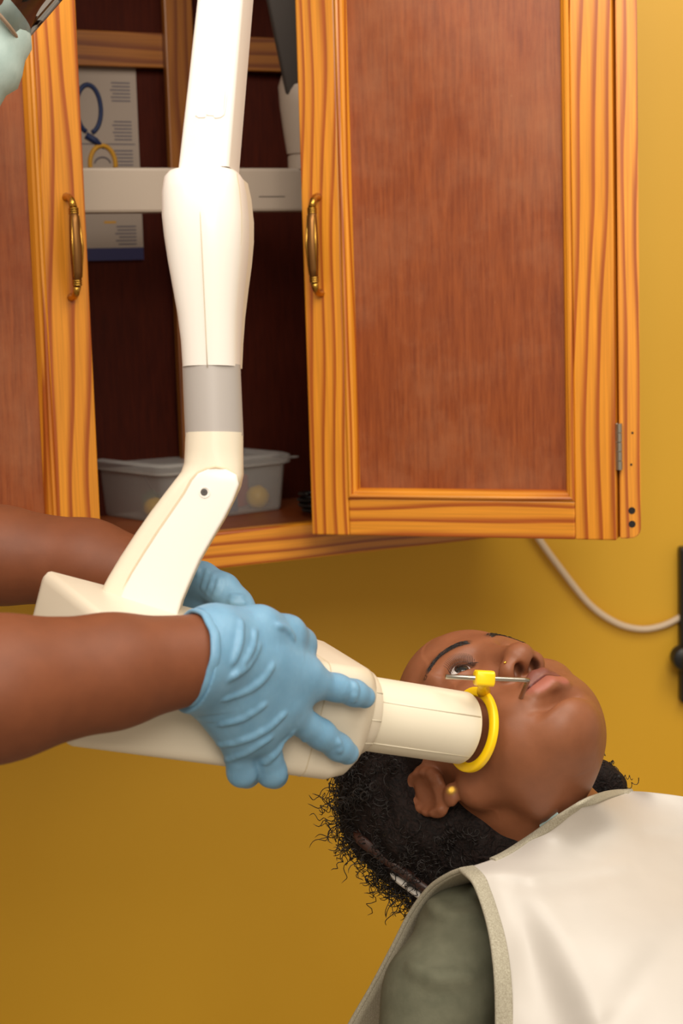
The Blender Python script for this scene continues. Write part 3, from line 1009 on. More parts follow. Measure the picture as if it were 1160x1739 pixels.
# ------------------------------------------------------------------ organic surfaces: distance fields meshed as one skin
class Field:
    def __init__(self, lo, hi, h):
        self.lo = np.array(lo, float)
        self.h = h
        self.n = np.ceil((np.array(hi, float) - self.lo) / h).astype(int) + 1
        self.F = np.full(self.n, 1.0, np.float32)
        self.rs = 1.0                                   # scale of all radii

    def _win(self, a, b):
        i0 = np.clip(np.floor((a - self.lo) / self.h).astype(int), 0, self.n)
        i1 = np.clip(np.ceil((b - self.lo) / self.h).astype(int) + 1, 0, self.n)
        if (i1 <= i0).any():
            return None, None
        ax = [self.lo[k] + self.h * np.arange(i0[k], i1[k]) for k in range(3)]
        G = np.stack(np.meshgrid(*ax, indexing='ij'), -1).astype(np.float32)
        return tuple(slice(i0[k], i1[k]) for k in range(3)), G

    def _mix(self, sl, d, k, sub):
        f = self.F[sl]
        if sub:
            d = -d
            if k > 0:
                hh = np.maximum(k - np.abs(f - d), 0) / k
                self.F[sl] = np.maximum(f, d) + hh * hh * k * 0.25
            else:
                self.F[sl] = np.maximum(f, d)
        else:
            if k > 0:
                hh = np.maximum(k - np.abs(f - d), 0) / k
                self.F[sl] = np.minimum(f, d) - hh * hh * k * 0.25
            else:
                self.F[sl] = np.minimum(f, d)

    def cone(self, a, b, ra, rb, k=0.006, sub=False):
        a = np.array(a, float); b = np.array(b, float)
        ra, rb = ra * self.rs, rb * self.rs
        r = max(ra, rb) + k + 3 * self.h
        sl, G = self._win(np.minimum(a, b) - r, np.maximum(a, b) + r)
        if sl is None: return self
        ba = b - a
        t = np.clip(((G - a) @ ba) / max(ba @ ba, 1e-12), 0, 1)
        d = np.linalg.norm(G - a - t[..., None] * ba, axis=-1) - (ra + (rb - ra) * t)
        self._mix(sl, d, k, sub)
        return self

    def chain(self, pts, rads, k=0.006, sub=False):
        for i in range(len(pts) - 1):
            self.cone(pts[i], pts[i + 1], rads[i], rads[i + 1], k, sub)
        return self

    def ell(self, c, r, k=0.006, sub=False, R=None):
        c = np.array(c, float); r = np.array(r, float)
        m = r.max() + k + 3 * self.h
        sl, G = self._win(c - m, c + m)
        if sl is None: return self
        q = G - c
        if R is not None: q = q @ np.array(R, float)
        k0 = np.linalg.norm(q / r, axis=-1)
        k1 = np.linalg.norm(q / (r * r), axis=-1) + 1e-9
        d = k0 * (k0 - 1.0) / k1
        self._mix(sl, d, k, sub)
        return self

    def cut(self, c, nrm, k=0.0, reach=None):
        """remove the half space in front of the plane; reach limits it to a ball"""
        c = np.array(c, float); nrm = np.array(nrm, float); nrm /= np.linalg.norm(nrm)
        if reach:
            sl, G = self._win(c - reach, c + reach)
        else:
            sl, G = self._win(self.lo, self.lo + self.n * self.h)
        d = -((G - c) @ nrm)
        self._mix(sl, d, k, True)
        return self

    def value(self, p):
        i = np.clip(np.round((np.array(p) - self.lo) / self.h).astype(int), 0, self.n - 1)
        return self.F[tuple(i)]

    def surface_depth(self, px, py, d0, d1):
        for d in np.arange(d0, d1, self.h * 0.5):
            if self.value(P(px, py, d)) < 0: return d
        return None

    def mesh(self):
        F = self.F
        s = F < 0
        nx, ny, nz = F.shape
        cnt = np.zeros((nx - 1, ny - 1, nz - 1), np.int8)
        for i in (0, 1):
            for j in (0, 1):
                for k in (0, 1):
                    cnt += s[i:nx - 1 + i, j:ny - 1 + j, k:nz - 1 + k]
        act = np.argwhere((cnt > 0) & (cnt < 8))
        idx = np.full(cnt.shape, -1, np.int32)
        idx[act[:, 0], act[:, 1], act[:, 2]] = np.arange(len(act))
        acc = np.zeros((len(act), 3)); w = np.zeros(len(act))
        corners = [(i, j, k) for i in (0, 1) for j in (0, 1) for k in (0, 1)]
        vals = {c: F[act[:, 0] + c[0], act[:, 1] + c[1], act[:, 2] + c[2]].astype(float) for c in corners}
        for c in corners:
            for ax in range(3):
                if c[ax] == 1: continue
                e = list(c); e[ax] = 1; e = tuple(e)
                a, b = vals[c], vals[e]
                m = (a < 0) != (b < 0)
                t = np.where(m, a / np.where(m, a - b, 1), 0)
                p = np.array(c, float)[None, :].repeat(len(act), 0)
                p[:, ax] += t
                acc += p * m[:, None]; w += m
        verts = self.lo + self.h * (act + acc / w[:, None])
        faces = []
        for ax in range(3):
            o1, o2 = [(1, 2), (2, 0), (0, 1)][ax]
            A = s.take(range(0, s.shape[ax] - 1), ax); B = s.take(range(1, s.shape[ax]), ax)
            e = np.argwhere(A != B)
            e = e[(e[:, o1] > 0) & (e[:, o2] > 0) & (e[:, o1] < s.shape[o1] - 1) & (e[:, o2] < s.shape[o2] - 1)]
            inside = A[e[:, 0], e[:, 1], e[:, 2]]
            def cell(d1, d2):
                q = e.copy(); q[:, o1] += d1; q[:, o2] += d2
                return idx[q[:, 0], q[:, 1], q[:, 2]]
            quad = np.stack([cell(-1, -1), cell(0, -1), cell(0, 0), cell(-1, 0)], 1)
            quad[~inside] = quad[~inside][:, ::-1]
            faces.append(quad)
        faces = np.concatenate(faces)
        faces = faces[(faces >= 0).all(1)]
        return verts, faces


def relax(verts, faces, it=2, lam=0.5):
    """a little smoothing of the meshed field"""
    e = np.concatenate([faces[:, [0, 1]], faces[:, [1, 2]], faces[:, [2, 3]], faces[:, [3, 0]]])
    for _ in range(it):
        for l in (lam, -lam * 1.04):
            acc = np.zeros_like(verts); n = np.zeros(len(verts))
            np.add.at(acc, e[:, 0], verts[e[:, 1]]); np.add.at(n, e[:, 0], 1)
            np.add.at(acc, e[:, 1], verts[e[:, 0]]); np.add.at(n, e[:, 1], 1)
            verts = verts + l * (acc / np.maximum(n, 1)[:, None] - verts)
    return verts


def np_mesh(name, verts, faces, mat, parent=None, colors=None, M=None):
    me = bpy.data.meshes.new(name)
    me.vertices.add(len(verts)); me.vertices.foreach_set('co', np.asarray(verts, np.float32).ravel())
    me.loops.add(faces.size); me.loops.foreach_set('vertex_index', faces.astype(np.int32).ravel())
    me.polygons.add(len(faces))
    k = faces.shape[1]
    me.polygons.foreach_set('loop_start', np.arange(len(faces), dtype=np.int32) * k)
    me.polygons.foreach_set('loop_total', np.full(len(faces), k, np.int32))
    me.update(calc_edges=True)
    me.validate()
    me.polygons.foreach_set('use_smooth', [True] * len(me.polygons))
    me.materials.append(mat)
    if colors is not None:
        a = me.attributes.new('Col', 'FLOAT_COLOR', 'POINT')
        a.data.foreach_set('color', np.c_[colors, np.ones(len(colors))].astype(np.float32).ravel())
    o = bpy.data.objects.new(name, me)
    return place(o, parent, M)


def lin(r, g, b):
    return np.array(srgb(r, g, b)[:3])


def sstep(x, a, b):
    t = np.clip((x - a) / (b - a), 0, 1)
    return t * t * (3 - 2 * t)


def seg_dist(p, a, b):
    a = np.array(a); b = np.array(b); ba = b - a
    t = np.clip(((p - a) @ ba) / (ba @ ba), 0, 1)
    return np.linalg.norm(p - a - t[:, None] * ba, axis=1)


def head_field(h, neck_to, lo=(-.098, -.135, -.20), hi=(.098, .128, .135), detail=True):
    """a head in its own coords: x to its right, y forward, z up, metres"""
    f = Field(lo, hi, h)
    f.ell((0, -.020, .036), (.073, .092, .080), 0)
    f.ell((0, .040, .046), (.060, .052, .054), .03)
    f.ell((0, .036, -.020), (.059, .054, .070), .03)
    f.cone((0, -.030, -.03), neck_to, .050, .058, .025)
    for sx in (1, -1):
        f.cone((sx * .054, .000, -.048), (sx * .012, .062, -.094), .018, .016, .022)
        f.ell((sx * .041, .058, -.020), (.024, .024, .020), .02)
        f.ell((sx * .034, .053, -.058), (.025, .031, .031), .022)
    f.ell((0, .073, -.098), (.020, .020, .017), .018)
    f.ell((0, .028, -.086), (.039, .054, .030), .03)
    f.ell((0, .074, -.066), (.034, .022, .022), .016)
    # brow ridge, sockets
    for sx in (1, -1):
        f.cone((sx * .012, .084, .029), (sx * .046, .070, .029), .009, .008, .016)
        f.ell((sx * .032, .098, .010), (.018, .018, .0105), .012, True)
    # nose
    f.cone((0, .086, .020), (0, .102, -.026), .0075, .0105, .012)
    f.ell((0, .105, -.031), (.0125, .0115, .0105), .010)
    for sx in (1, -1):
        f.ell((sx * .0145, .095, -.034), (.0085, .0115, .0085), .006)
    # eyes: lid bulge with an almond opening
    for sx in (1, -1):
        f.ell((sx * .031, .0735, .012), (.0150, .0146, .0140), .006)
    # lips
    up = [(.0225, .082, -.0665), (.0125, .0925, -.0615), (.004, .0975, -.0590), (0, .0970, -.0600), (-.004, .0975, -.0590), (-.0125, .0925, -.0615), (-.0225, .082, -.0665)]
    f.chain(up, [.0030, .0058, .0062, .0058, .0062, .0058, .0030], .005)
    lw = [(.0205, .081, -.0685), (.0115, .0915, -.0735), (0, .0955, -.0750), (-.0115, .0915, -.0735), (-.0205, .081, -.0685)]
    f.chain(lw, [.0020, .0062, .0074, .0062, .0020], .007)
    if detail:
        f.ell((0, .095, -.052), (.0035, .006, .006), .006, True)
        sl = [(.027, .082, -.0678), (.013, .100, -.0672), (0, .1055, -.0668), (-.013, .100, -.0672), (-.027, .082, -.0678)]
        f.chain(sl, [.0010, .0013, .0014, .0013, .0010], .002, True)
        f.ell((0, .088, -.0885), (.022, .007, .005), .012, True)
        for sx in (1, -1):
            f.ell((sx * .0082, .0985, -.0440), (.0057, .0085, .0085), .002, True)
            f.ell((sx * .0315, .0905, .0115), (.0128, .0200, .0062), .002, True)
            f.ell((sx * .031, .0735, .012), (.0118, .0118, .0118), .001, True)
            f.ell((sx * .0078, .0960, -.0390), (.0042, .0075, .0075), .001, True)
    # ears: thin leaf, rolled rim, hollow, lobe
    for sx in (1, -1):
        base = np.array((sx * .072, -.014, -.006))
        tilt = math.radians(12)
        e2 = np.array((sx * .35, -math.cos(tilt) * .93, math.sin(tilt) * .3)); e2 /= np.linalg.norm(e2)   # backwards and out
        e3 = np.array((0, -.18, .98)); e3 /= np.linalg.norm(e3)
        e1 = np.cross(e2, e3)
        Rm = np.stack([e1, e2, e3], 1)
        f.ell(base + e2 * .006, (.0058, .0185, .029), .005, False, Rm)
        rim = []
        for t in np.linspace(-0.5, 3.9, 13):
            rim.append(base + e2 * (.006 + .0175 * math.cos(t - .55)) + e3 * (.001 + .0285 * math.sin(t - .55)) + np.array((sx * .0035, 0, 0)))
        f.chain(rim, [.0033] * 13, .0045)
        if detail:
            f.ell(base + e2 * .0055 + e3 * .002 + np.array((sx * .0100, 0, 0)), (.0080, .0112, .0185), .004, True, Rm)
            f.ell(base - e2 * .0075 - e3 * .003 + np.array((sx * .003, 0, 0)), (.0045, .0040, .0065), .004)
        f.ell(base + e2 * .000 - e3 * .0285 + np.array((sx * .0005, 0, 0)), (.0055, .0095, .0085), .005, False, Rm)
    return f


# ------------------------------------------------------------------ operator: arms in gloves, masked face at the left


def near_plane_d(px, py):
    """depth of the near side of the tube housing under a photo point"""
    a0 = TIP + (W_ * (HW / 2) - A_ * 0.16) * K
    a1 = TIP + (W_ * (RW / 2 + RO) - A_ * HEAD_L) * K
    ax = (a1 - a0).normalized()
    nr = ax.cross(U_).normalized()
    dr = P(px, py, 1.0) - CAM
    return (a0 - CAM).dot(nr) / dr.dot(nr)


def N(px, py, off):
    return P(px, py, near_plane_d(px, py) - off * K)


def PK(px, py, d):
    return P(px, py, d * K)


ARM_N = [PK(-330, 1250, 1.27), PK(0, 1168, 1.325), PK(190, 1140, 1.365), PK(340, 1118, 1.398)]
ARM_F = [PK(-330, 905, 1.66), PK(0, 943, 1.665), PK(150, 957, 1.655), PK(262, 985, 1.645)]


def crease(f, pts, d0, d1, r=0.0014, k=0.0040, sink=0.0007):
    q = []
    for c in catmull([Vector((x, y, 0)) for x, y in pts], 6):
        x, y = c.x, c.y
        d = f.surface_depth(x, y, d0, d1)
        if d is not None: q.append(P(x, y, d + sink))
    if len(q) > 1:
        f.chain(q, [r * (0.35 + 0.65 * math.sin(math.pi * i / (len(q) - 1))) for i in range(len(q))], k)


def glove_near():
    pts = [PK(280, 1000, 1.36), PK(650, 1000, 1.60), PK(280, 1370, 1.36), PK(650, 1370, 1.60)]
    lo = np.min([np.array(p) for p in pts], 0) - 0.02; hi = np.max([np.array(p) for p in pts], 0) + 0.02
    f = Field(lo, hi, 0.0014)
    f.rs = K
    w0 = PK(318, 1122, 1.392)
    wr = N(352, 1112, .036)
    f.cone(PK(268, 1132, 1.38), w0, .0365, .0365, 0)
    f.cone(w0, wr, .0365, .033, .01)
    mcp = {'i': (N(530, 1160, .016), .0135), 'm': (N(492, 1212, .019), .0140), 'r': (N(446, 1248, .019), .0135), 'p': (N(402, 1258, .017), .0130)}
    st = {'i': N(370, 1085, .034), 'm': N(362, 1110, .034), 'r': N(350, 1135, .033), 'p': N(340, 1155, .032)}
    for q in 'imrp':
        f.cone(st[q], mcp[q][0], .021, mcp[q][1], .02)
    f.cone(N(430, 1130, .022), N(470, 1190, .020), .022, .018, .02)
    f.cone(N(400, 1180, .022), N(420, 1230, .020), .022, .018, .02)
    f.cone(N(420, 1100, .020), N(510, 1140, .014), .019, .014, .02)
    # thumb
    th = [N(368, 1072, .028), N(440, 1068, .018), N(488, 1077, .008), N(510, 1093, -.004), N(514, 1100, -.010)]
    f.chain(th, [.0205, .0175, .0140, .0118, .0105], .010)
    # fingers
    f.chain([mcp['i'][0], N(572, 1168, .013), N(602, 1177, .010), N(619, 1184, .0075)], [.0132, .0112, .0108, .0096], .005)
    f.chain([mcp['m'][0], N(545, 1247, .014), N(575, 1269, .010), N(590, 1279, .007)], [.0136, .0122, .0112, .0100], .005)
    f.chain([mcp['r'][0], N(461, 1311, .010), N(466, 1316, -.018), N(474, 1296, -.036)], [.0135, .0126, .0110, .0095], .004)
    f.chain([mcp['p'][0], N(411, 1311, .010), N(419, 1316, -.016), N(428, 1298, -.032)], [.0130, .0122, .0105, .0090], .004)
    cr = [[(409, 1054), (408, 1080), (403, 1105), (394, 1126)], [(433, 1071), (428, 1098), (415, 1122), (394, 1147)], [(440, 1095), (418, 1133), (387, 1154)],
          [(463, 1130), (445, 1154), (420, 1172), (380, 1188)], [(363, 1266), (392, 1262), (425, 1252), (458, 1234), (483, 1212)], [(383, 1292), (420, 1276), (460, 1252)],
          [(449, 1296), (470, 1276), (497, 1243)], [(516, 1258), (512, 1268), (505, 1274)], [(372, 1230), (410, 1220), (450, 1196)], [(600, 1160), (603, 1172), (600, 1190)], [(574, 1258), (577, 1276)],
          [(470, 1062), (486, 1068), (497, 1085)]]
    for c in cr: crease(f, c, 1.25, 1.55)
    # opening of the cuff
    e_near = (_R * 0.50 - _F * 0.80 + _U * 0.02).normalized()
    e_up = (PK(336, 1040, 1.40) - PK(310, 1197, 1.40)).normalized()
    nrm = e_near.cross(e_up).normalized()
    if nrm.dot(_R) > 0: nrm = -nrm
    cc = PK(324, 1119, 1.397)
    f.cut(cc, nrm, 0.0, 0.075)
    v, q = f.mesh()
    return relax(v, q), q, (cc, e_near, e_up, nrm)


def glove_far():
    pts = [PK(180, 900, 1.54), PK(520, 900, 1.72), PK(180, 1200, 1.54), PK(520, 1200, 1.72)]
    lo = np.min([np.array(p) for p in pts], 0) - 0.02; hi = np.max([np.array(p) for p in pts], 0) + 0.02
    f = Field(lo, hi, 0.0016)
    f.rs = K
    f.cone(PK(215, 972, 1.650), PK(268, 985, 1.645), .036, .033, 0)
    f.cone(PK(268, 985, 1.645), PK(345, 1010, 1.632), .030, .026, .02)
    f.cone(PK(280, 1010, 1.65), PK(380, 1075, 1.655), .028, .018, .02)
    f.cone(PK(290, 1030, 1.66), PK(340, 1110, 1.66), .026, .018, .02)
    # thumb lies over the far edge of the housing, towards the near hand
    f.chain([PK(305, 988, 1.630), PK(342, 984, 1.612), PK(378, 1003, 1.600), PK(402, 1026, 1.590), PK(424, 1050, 1.582)], [.0200, .0150, .0148, .0132, .0110], .008)
    for k, (x, y) in enumerate(((440, 1085), (425, 1110), (400, 1130), (372, 1145))):
        b = PK(360 - 8 * k, 1065 + 18 * k, 1.662)
        m = PK(x, y, 1.668)
        e = PK(x + 30 - 6 * k, y + 22 + 3 * k, 1.664)
        f.chain([b, m, e], [.0125, .0110, .0092], .005)
    for c in [[(352, 968), (350, 985), (344, 1000)], [(362, 974), (360, 992), (352, 1008)], [(372, 982), (370, 1000), (362, 1016)], [(392, 1012), (404, 1016), (412, 1014)], [(388, 1020), (400, 1024), (416, 1024)], [(335, 964), (334, 975)]]:
        crease(f, c, 1.42, 1.62, .0013, .0035)
    ax = (PK(268, 985, 1.645) - PK(215, 972, 1.650)).normalized()
    f.cut(PK(232, 976, 1.648), -ax, 0.0, 0.07)
    v, q = f.mesh()
    return relax(v, q), q


def skin_colors(v, base, amp=0.06, seed=3):
    """uneven skin tone"""
    r = np.random.default_rng(seed)
    out = np.tile(base, (len(v), 1))
    n = np.zeros(len(v))
    for _ in range(6):
        k = r.normal(size=3) * 18
        n += np.sin(v @ k + r.uniform(0, 6)) / 6
    return out * (1 + amp * n[:, None])


HEAD_OP_C = P(-100, -100, 1.53)
OPF = V(.72, -.62, .26).normalized()
_t = V(.62, .76, .06)
OPU = (_t - OPF * _t.dot(OPF)).normalized()
OPR = OPF.cross(OPU).normalized()
M_OP = frame_matrix(HEAD_OP_C, OPR, OPF, OPU)


def make_operator():
    hf = head_field(.0028, (0, -.05, -.17), detail=False)
    v, q = hf.mesh()
    v = relax(v, q)
    Mh = np.array(M_OP)
    vh = v @ Mh[:3, :3].T + Mh[:3, 3]
    # torso and arms
    nk = np.array(M_OP @ Vector((0, -.03, -.09)))
    shn, shf = np.array(P(-560, 700, 1.26)), np.array(P(-520, 600, 1.74))
    chest = (shn + shf) / 2 + np.array((-.05, 0, -.10))
    pel = np.array((chest[0] - .12, chest[1], 0.92))
    f = Field(np.minimum(np.minimum(pel - .25, shn - .15), (-1.0, .9, .0)), np.array((-.02, 1.98, 1.75)), .0045)
    f.cone(nk, chest + np.array((.03, 0, .13)), .055, .065, 0)
    f.cone(shn * .75 + shf * .25, shf * .75 + shn * .25, .085, .085, .05)
    f.cone(chest, (chest + pel) / 2, .125, .115, .05)
    f.cone((chest + pel) / 2, pel, .115, .13, .05)
    for s, arm in ((shn, ARM_N), (shf, ARM_F)):
        f.cone(s, arm[0], .058, .048, .03)
    f.rs = K
    f.chain(ARM_N, [.0560, .0535, .0430, .0345], .012)
    f.chain(ARM_F, [.0500, .0450, .0400, .0335], .012)
    f.cone(ARM_N[3], N(430, 1150, .020), .030, .014, .01)
    f.cone(ARM_F[3], PK(335, 1012, 1.634), .028, .016, .01)
    f.rs = 1.0
    for s in (-1, 1):
        hip = pel + np.array((0, s * .09, -.04)); knee = hip + np.array((.03, s * .01, -.42)); ank = np.array((knee[0] - .03, knee[1], .09))
        f.chain([hip, knee, ank], [.085, .058, .042], .03)
        f.cone(ank - np.array((.02, 0, .045)), ank + np.array((.13, 0, -.055)), .034, .028, .02)
    v2, q2 = f.mesh()
    v2 = relax(v2, q2)
    verts = np.concatenate([vh, v2]); faces = np.concatenate([q, q2 + len(vh)])
    base = lin(114, 62, 34)
    col = skin_colors(verts, base)
    op = np_mesh('person', verts, faces, M_SKIN2, None, col)
    tag(op, 'masked dental worker at the left edge holding the x-ray machine in blue gloves', 'person')
    # gloves
    gv, gq, (cc, en, eu, nn) = glove_near()
    g = np_mesh('glove', gv, gq, M_GLOVE, op)
    g['label'] = 'blue nitrile glove on the near hand'
    rim = []
    for t in np.linspace(0, 2 * math.pi, 48, endpoint=False):
        wob = 1 + .02 * math.sin(5 * t) + .012 * math.sin(11 * t + 1)
        rim.append((cc + en * (.0405 * K * wob * math.cos(t)) + eu * (.0375 * K * wob * math.sin(t)) + nn * .0005))
    verts_, faces_ = [], []
    n = len(rim); m = 10
    for i, p in enumerate(rim):
        rad = (p - cc).normalized()
        for k in range(m):
            a = 2 * math.pi * k / m
            verts_.append(p + rad * (.0022 * math.cos(a)) + nn * (.0042 * math.sin(a)))
    for i in range(n):
        for k in range(m):
            faces_.append((i * m + k, ((i + 1) % n) * m + k, ((i + 1) % n) * m + (k + 1) % m, i * m + (k + 1) % m))
    mesh_obj('rolled_cuff', verts_, faces_, M_GLOVE, g, smooth=True, fixn=True)
    gv, gq = glove_far()
    g2 = np_mesh('glove', gv, gq, M_GLOVE, op)
    g2['label'] = 'blue nitrile glove on the far hand'
    # tunic with short sleeves, trousers
    f = Field(np.minimum(pel - .30, (-1.0, .9, .5)), np.array((-.1, 2.0, 1.62)), .006)
    f.cone(shn * .75 + shf * .25, shf * .75 + shn * .25, .096, .096, 0)
    f.cone(chest, (chest + pel) / 2, .137, .130, .05)
    f.cone((chest + pel) / 2, pel + np.array((0, 0, -.12)), .130, .155, .05)
    for s, arm in ((shn, ARM_N), (shf, ARM_F)):
        e = np.array(arm[0]); f.cone(s, s + (e - s) * .62, .072, .068, .03)
    v, q = f.mesh()
    np_mesh('tunic', relax(v, q), q, M_SCRUB, op)
    f = Field(pel - np.array((.25, .30, 1.0)), pel + np.array((.25, .30, .12)), .007)
    f.cone(pel + np.array((0, -.05, 0)), pel + np.array((0, .05, 0)), .128, .128, 0)
    for s in (-1, 1):
        hip = pel + np.array((0, s * .09, -.04)); knee = hip + np.array((.03, s * .01, -.42)); ank = np.array((knee[0] - .03, knee[1], .13))
        f.chain([hip, knee, ank], [.10, .075, .068], .03)
    v, q = f.mesh()
    np_mesh('trousers', relax(v, q), q, M_TROUSER, op)
    # face mask: pleated shell over nose, mouth and chin
    rows = []
    for i, z in enumerate(np.linspace(-.006, -.132, 12)):
        row = []
        for u in np.linspace(-1, 1, 17):
            a = u * 1.28
            prof = .127 - .028 * abs((z + .066) / .066) ** 2.4 + .0025 * math.sin(i * 2.1)
            x = .070 * math.sin(a)
            y = prof * math.cos(a) ** .55 * (1 - .12 * u * u) + .004 if abs(a) < 1.5 else 0
            row.append(M_OP @ Vector((x, y - .004, z)))
        rows.append(row)
    verts_ = [p for r in rows for p in r]; w = 17
    faces_ = [(i * w + j, i * w + j + 1, (i + 1) * w + j + 1, (i + 1) * w + j) for i in range(11) for j in range(16)]
    mk = mesh_obj('face_mask', verts_, faces_, M_MASK, op, smooth=True)
    sol = mk.modifiers.new('thickness', 'SOLIDIFY'); sol.thickness = .0015
    for sx in (-1, 1):
        for z in (-.03, -.118):
            tube('ear_loop', [M_OP @ Vector((sx * .066, .036, z)), M_OP @ Vector((sx * .078, .01, z * .7)), M_OP @ Vector((sx * .078, -.022, -.005))], .0015, M_MASK, mk, n=6)
    # clear safety glasses: curved lens with a thick lower edge
    rows = []
    for z in np.linspace(.050, -.024, 8):
        row = []
        for u in np.linspace(-1, 1, 25):
            a = u * 1.35
            row.append(M_OP @ Vector((.078 * math.sin(a), .050 + .058 * math.cos(a), z)))
        rows.append(row)
    verts_ = [p for r in rows for p in r]; w = 25
    faces_ = [(i * w + j, i * w + j + 1, (i + 1) * w + j + 1, (i + 1) * w + j) for i in range(7) for j in range(24)]
    gl = NT('clear_lens')
    gl.set(Base_Color=(.95, .95, .95, 1), Roughness=.08)
    tr = gl.n('ShaderNodeBsdfTransparent'); gs = gl.n('ShaderNodeBsdfGlossy'); gs.inputs['Roughness'].default_value = .05
    fr = gl.n('ShaderNodeFresnel', i_IOR=1.3); mx = gl.n('ShaderNodeMixShader'); tr.inputs[0].default_value = (.86, .84, .82, 1)
    gl.l(fr, 0, mx, 0); gl.l(tr, 0, mx, 1); gl.l(gs, 0, mx, 2); gl.t.links.new(mx.outputs[0], gl.out.inputs['Surface'])
    lens = mesh_obj('safety_glasses', verts_, faces_, gl.m, op, smooth=True)

    tube('lower_edge', rows[-1], .0020, plain('smoky_edge', srgb(150, 128, 108), .25), lens, n=8)
    tube('brow_bar', rows[0], .0030, plain('smoky_bar', srgb(110, 96, 82), .25), lens, n=8)
    for sx in (-1, 1):
        tube('temple', [M_OP @ Vector((sx * .076, .064, .02)), M_OP @ Vector((sx * .080, -.02, .018)), M_OP @ Vector((sx * .076, -.035, .0))], .003, M_CHAR, lens, n=8)
    # eyes and a short cap of hair
    for sx in (-1, 1):
        bm = bmesh.new(); bmesh.ops.create_uvsphere(bm, u_segments=18, v_segments=12, radius=.0125)
        bm_obj('eye', bm, M_BLACK, op, M_OP @ Matrix.Translation(Vector((sx * .031, .0765, .012))), smooth=True)
    f = Field((-.1, -.14, -.08), (.1, .12, .14), .004)
    f.ell((0, -.024, .044), (.080, .098, .084), 0)
    f.cut((0, .036, .07), (0, .8, -.6), .01)
    v, q = f.mesh()
    v = v @ Mh[:3, :3].T + Mh[:3, 3]
    np_mesh('hair', v, q, plain('black_short_hair', srgb(22, 17, 15), .7), op)


make_operator()
# ------------------------------------------------------------------ patient, reclined, head tipped back
_S = 1.037
PX_ = V(-.8519, -.2072, -.4809).normalized()
PY_ = V(-.0076, .9231, -.3844)
PY_ = (PY_ - PX_ * PY_.dot(PX_)).normalized()
PZ_ = PX_.cross(PY_).normalized()
PH_O = CAM + V(.1450, -.2206, 1.66)
M_PT = frame_matrix(PH_O, PX_, PY_, PZ_) @ Matrix.Scale(_S, 4)
MH = np.array(M_PT)


def loc(p):
    return M_PT @ Vector(p)


def to_local(w):
    return M_PT.inverted() @ Vector(w)


SH_N = CAM + V(.098, -.362, 1.560)
SH_F = CAM + V(.354, -.330, 1.800)
S_AX = (SH_F - SH_N).normalized()
T_AX = V(.50, -.65, -.44).normalized()
T_AX = (T_AX - S_AX * T_AX.dot(S_AX)).normalized()
N_AX = S_AX.cross(T_AX).normalized()
if N_AX.z < 0: N_AX = -N_AX
SH_M = (SH_N + SH_F) / 2


def gold(name, p, r, parent):
    bm = bmesh.new(); bmesh.ops.create_uvsphere(bm, u_segments=16, v_segments=10, radius=r)
    bmesh.ops.create_cone(bm, cap_ends=True, segments=12, radius1=r * .45, radius2=r * .45, depth=r * 2.6)
    return bm_obj(name, bm, M_GOLD, parent, Matrix.Translation(p) @ PX_.to_track_quat('Z', 'Y').to_matrix().to_4x4(), smooth=True)


M_GOLD = plain('polished_gold', srgb(232, 186, 74), 0.18, 1.0)


def eye_material():
    """sclera, iris and pupil by angle from the gaze axis (local z)"""
    t = NT('eyeball')
    tc = t.n('ShaderNodeTexCoord'); sp = t.n('ShaderNodeSeparateXYZ'); t.l(tc, 'Object', sp, 0)
    mu = t.n('ShaderNodeMath', operation='DIVIDE'); mu.inputs[1].default_value = .0121
    t.l(sp, 'Z', mu, 0)
    r = t.ramp([(0.0, srgb(206, 196, 190)), (0.855, srgb(206, 196, 190)), (0.875, srgb(24, 14, 10)), (0.955, srgb(40, 24, 16)), (0.966, srgb(6, 5, 5)), (1.0, srgb(6, 5, 5))], mu, 0)
    t.t.links.new(r.outputs['Color'], t.b.inputs['Base Color'])
    t.set(Roughness=.12)
    t.b.inputs['Coat Weight'].default_value = .6
    t.b.inputs['Coat Roughness'].default_value = .03
    return t.m


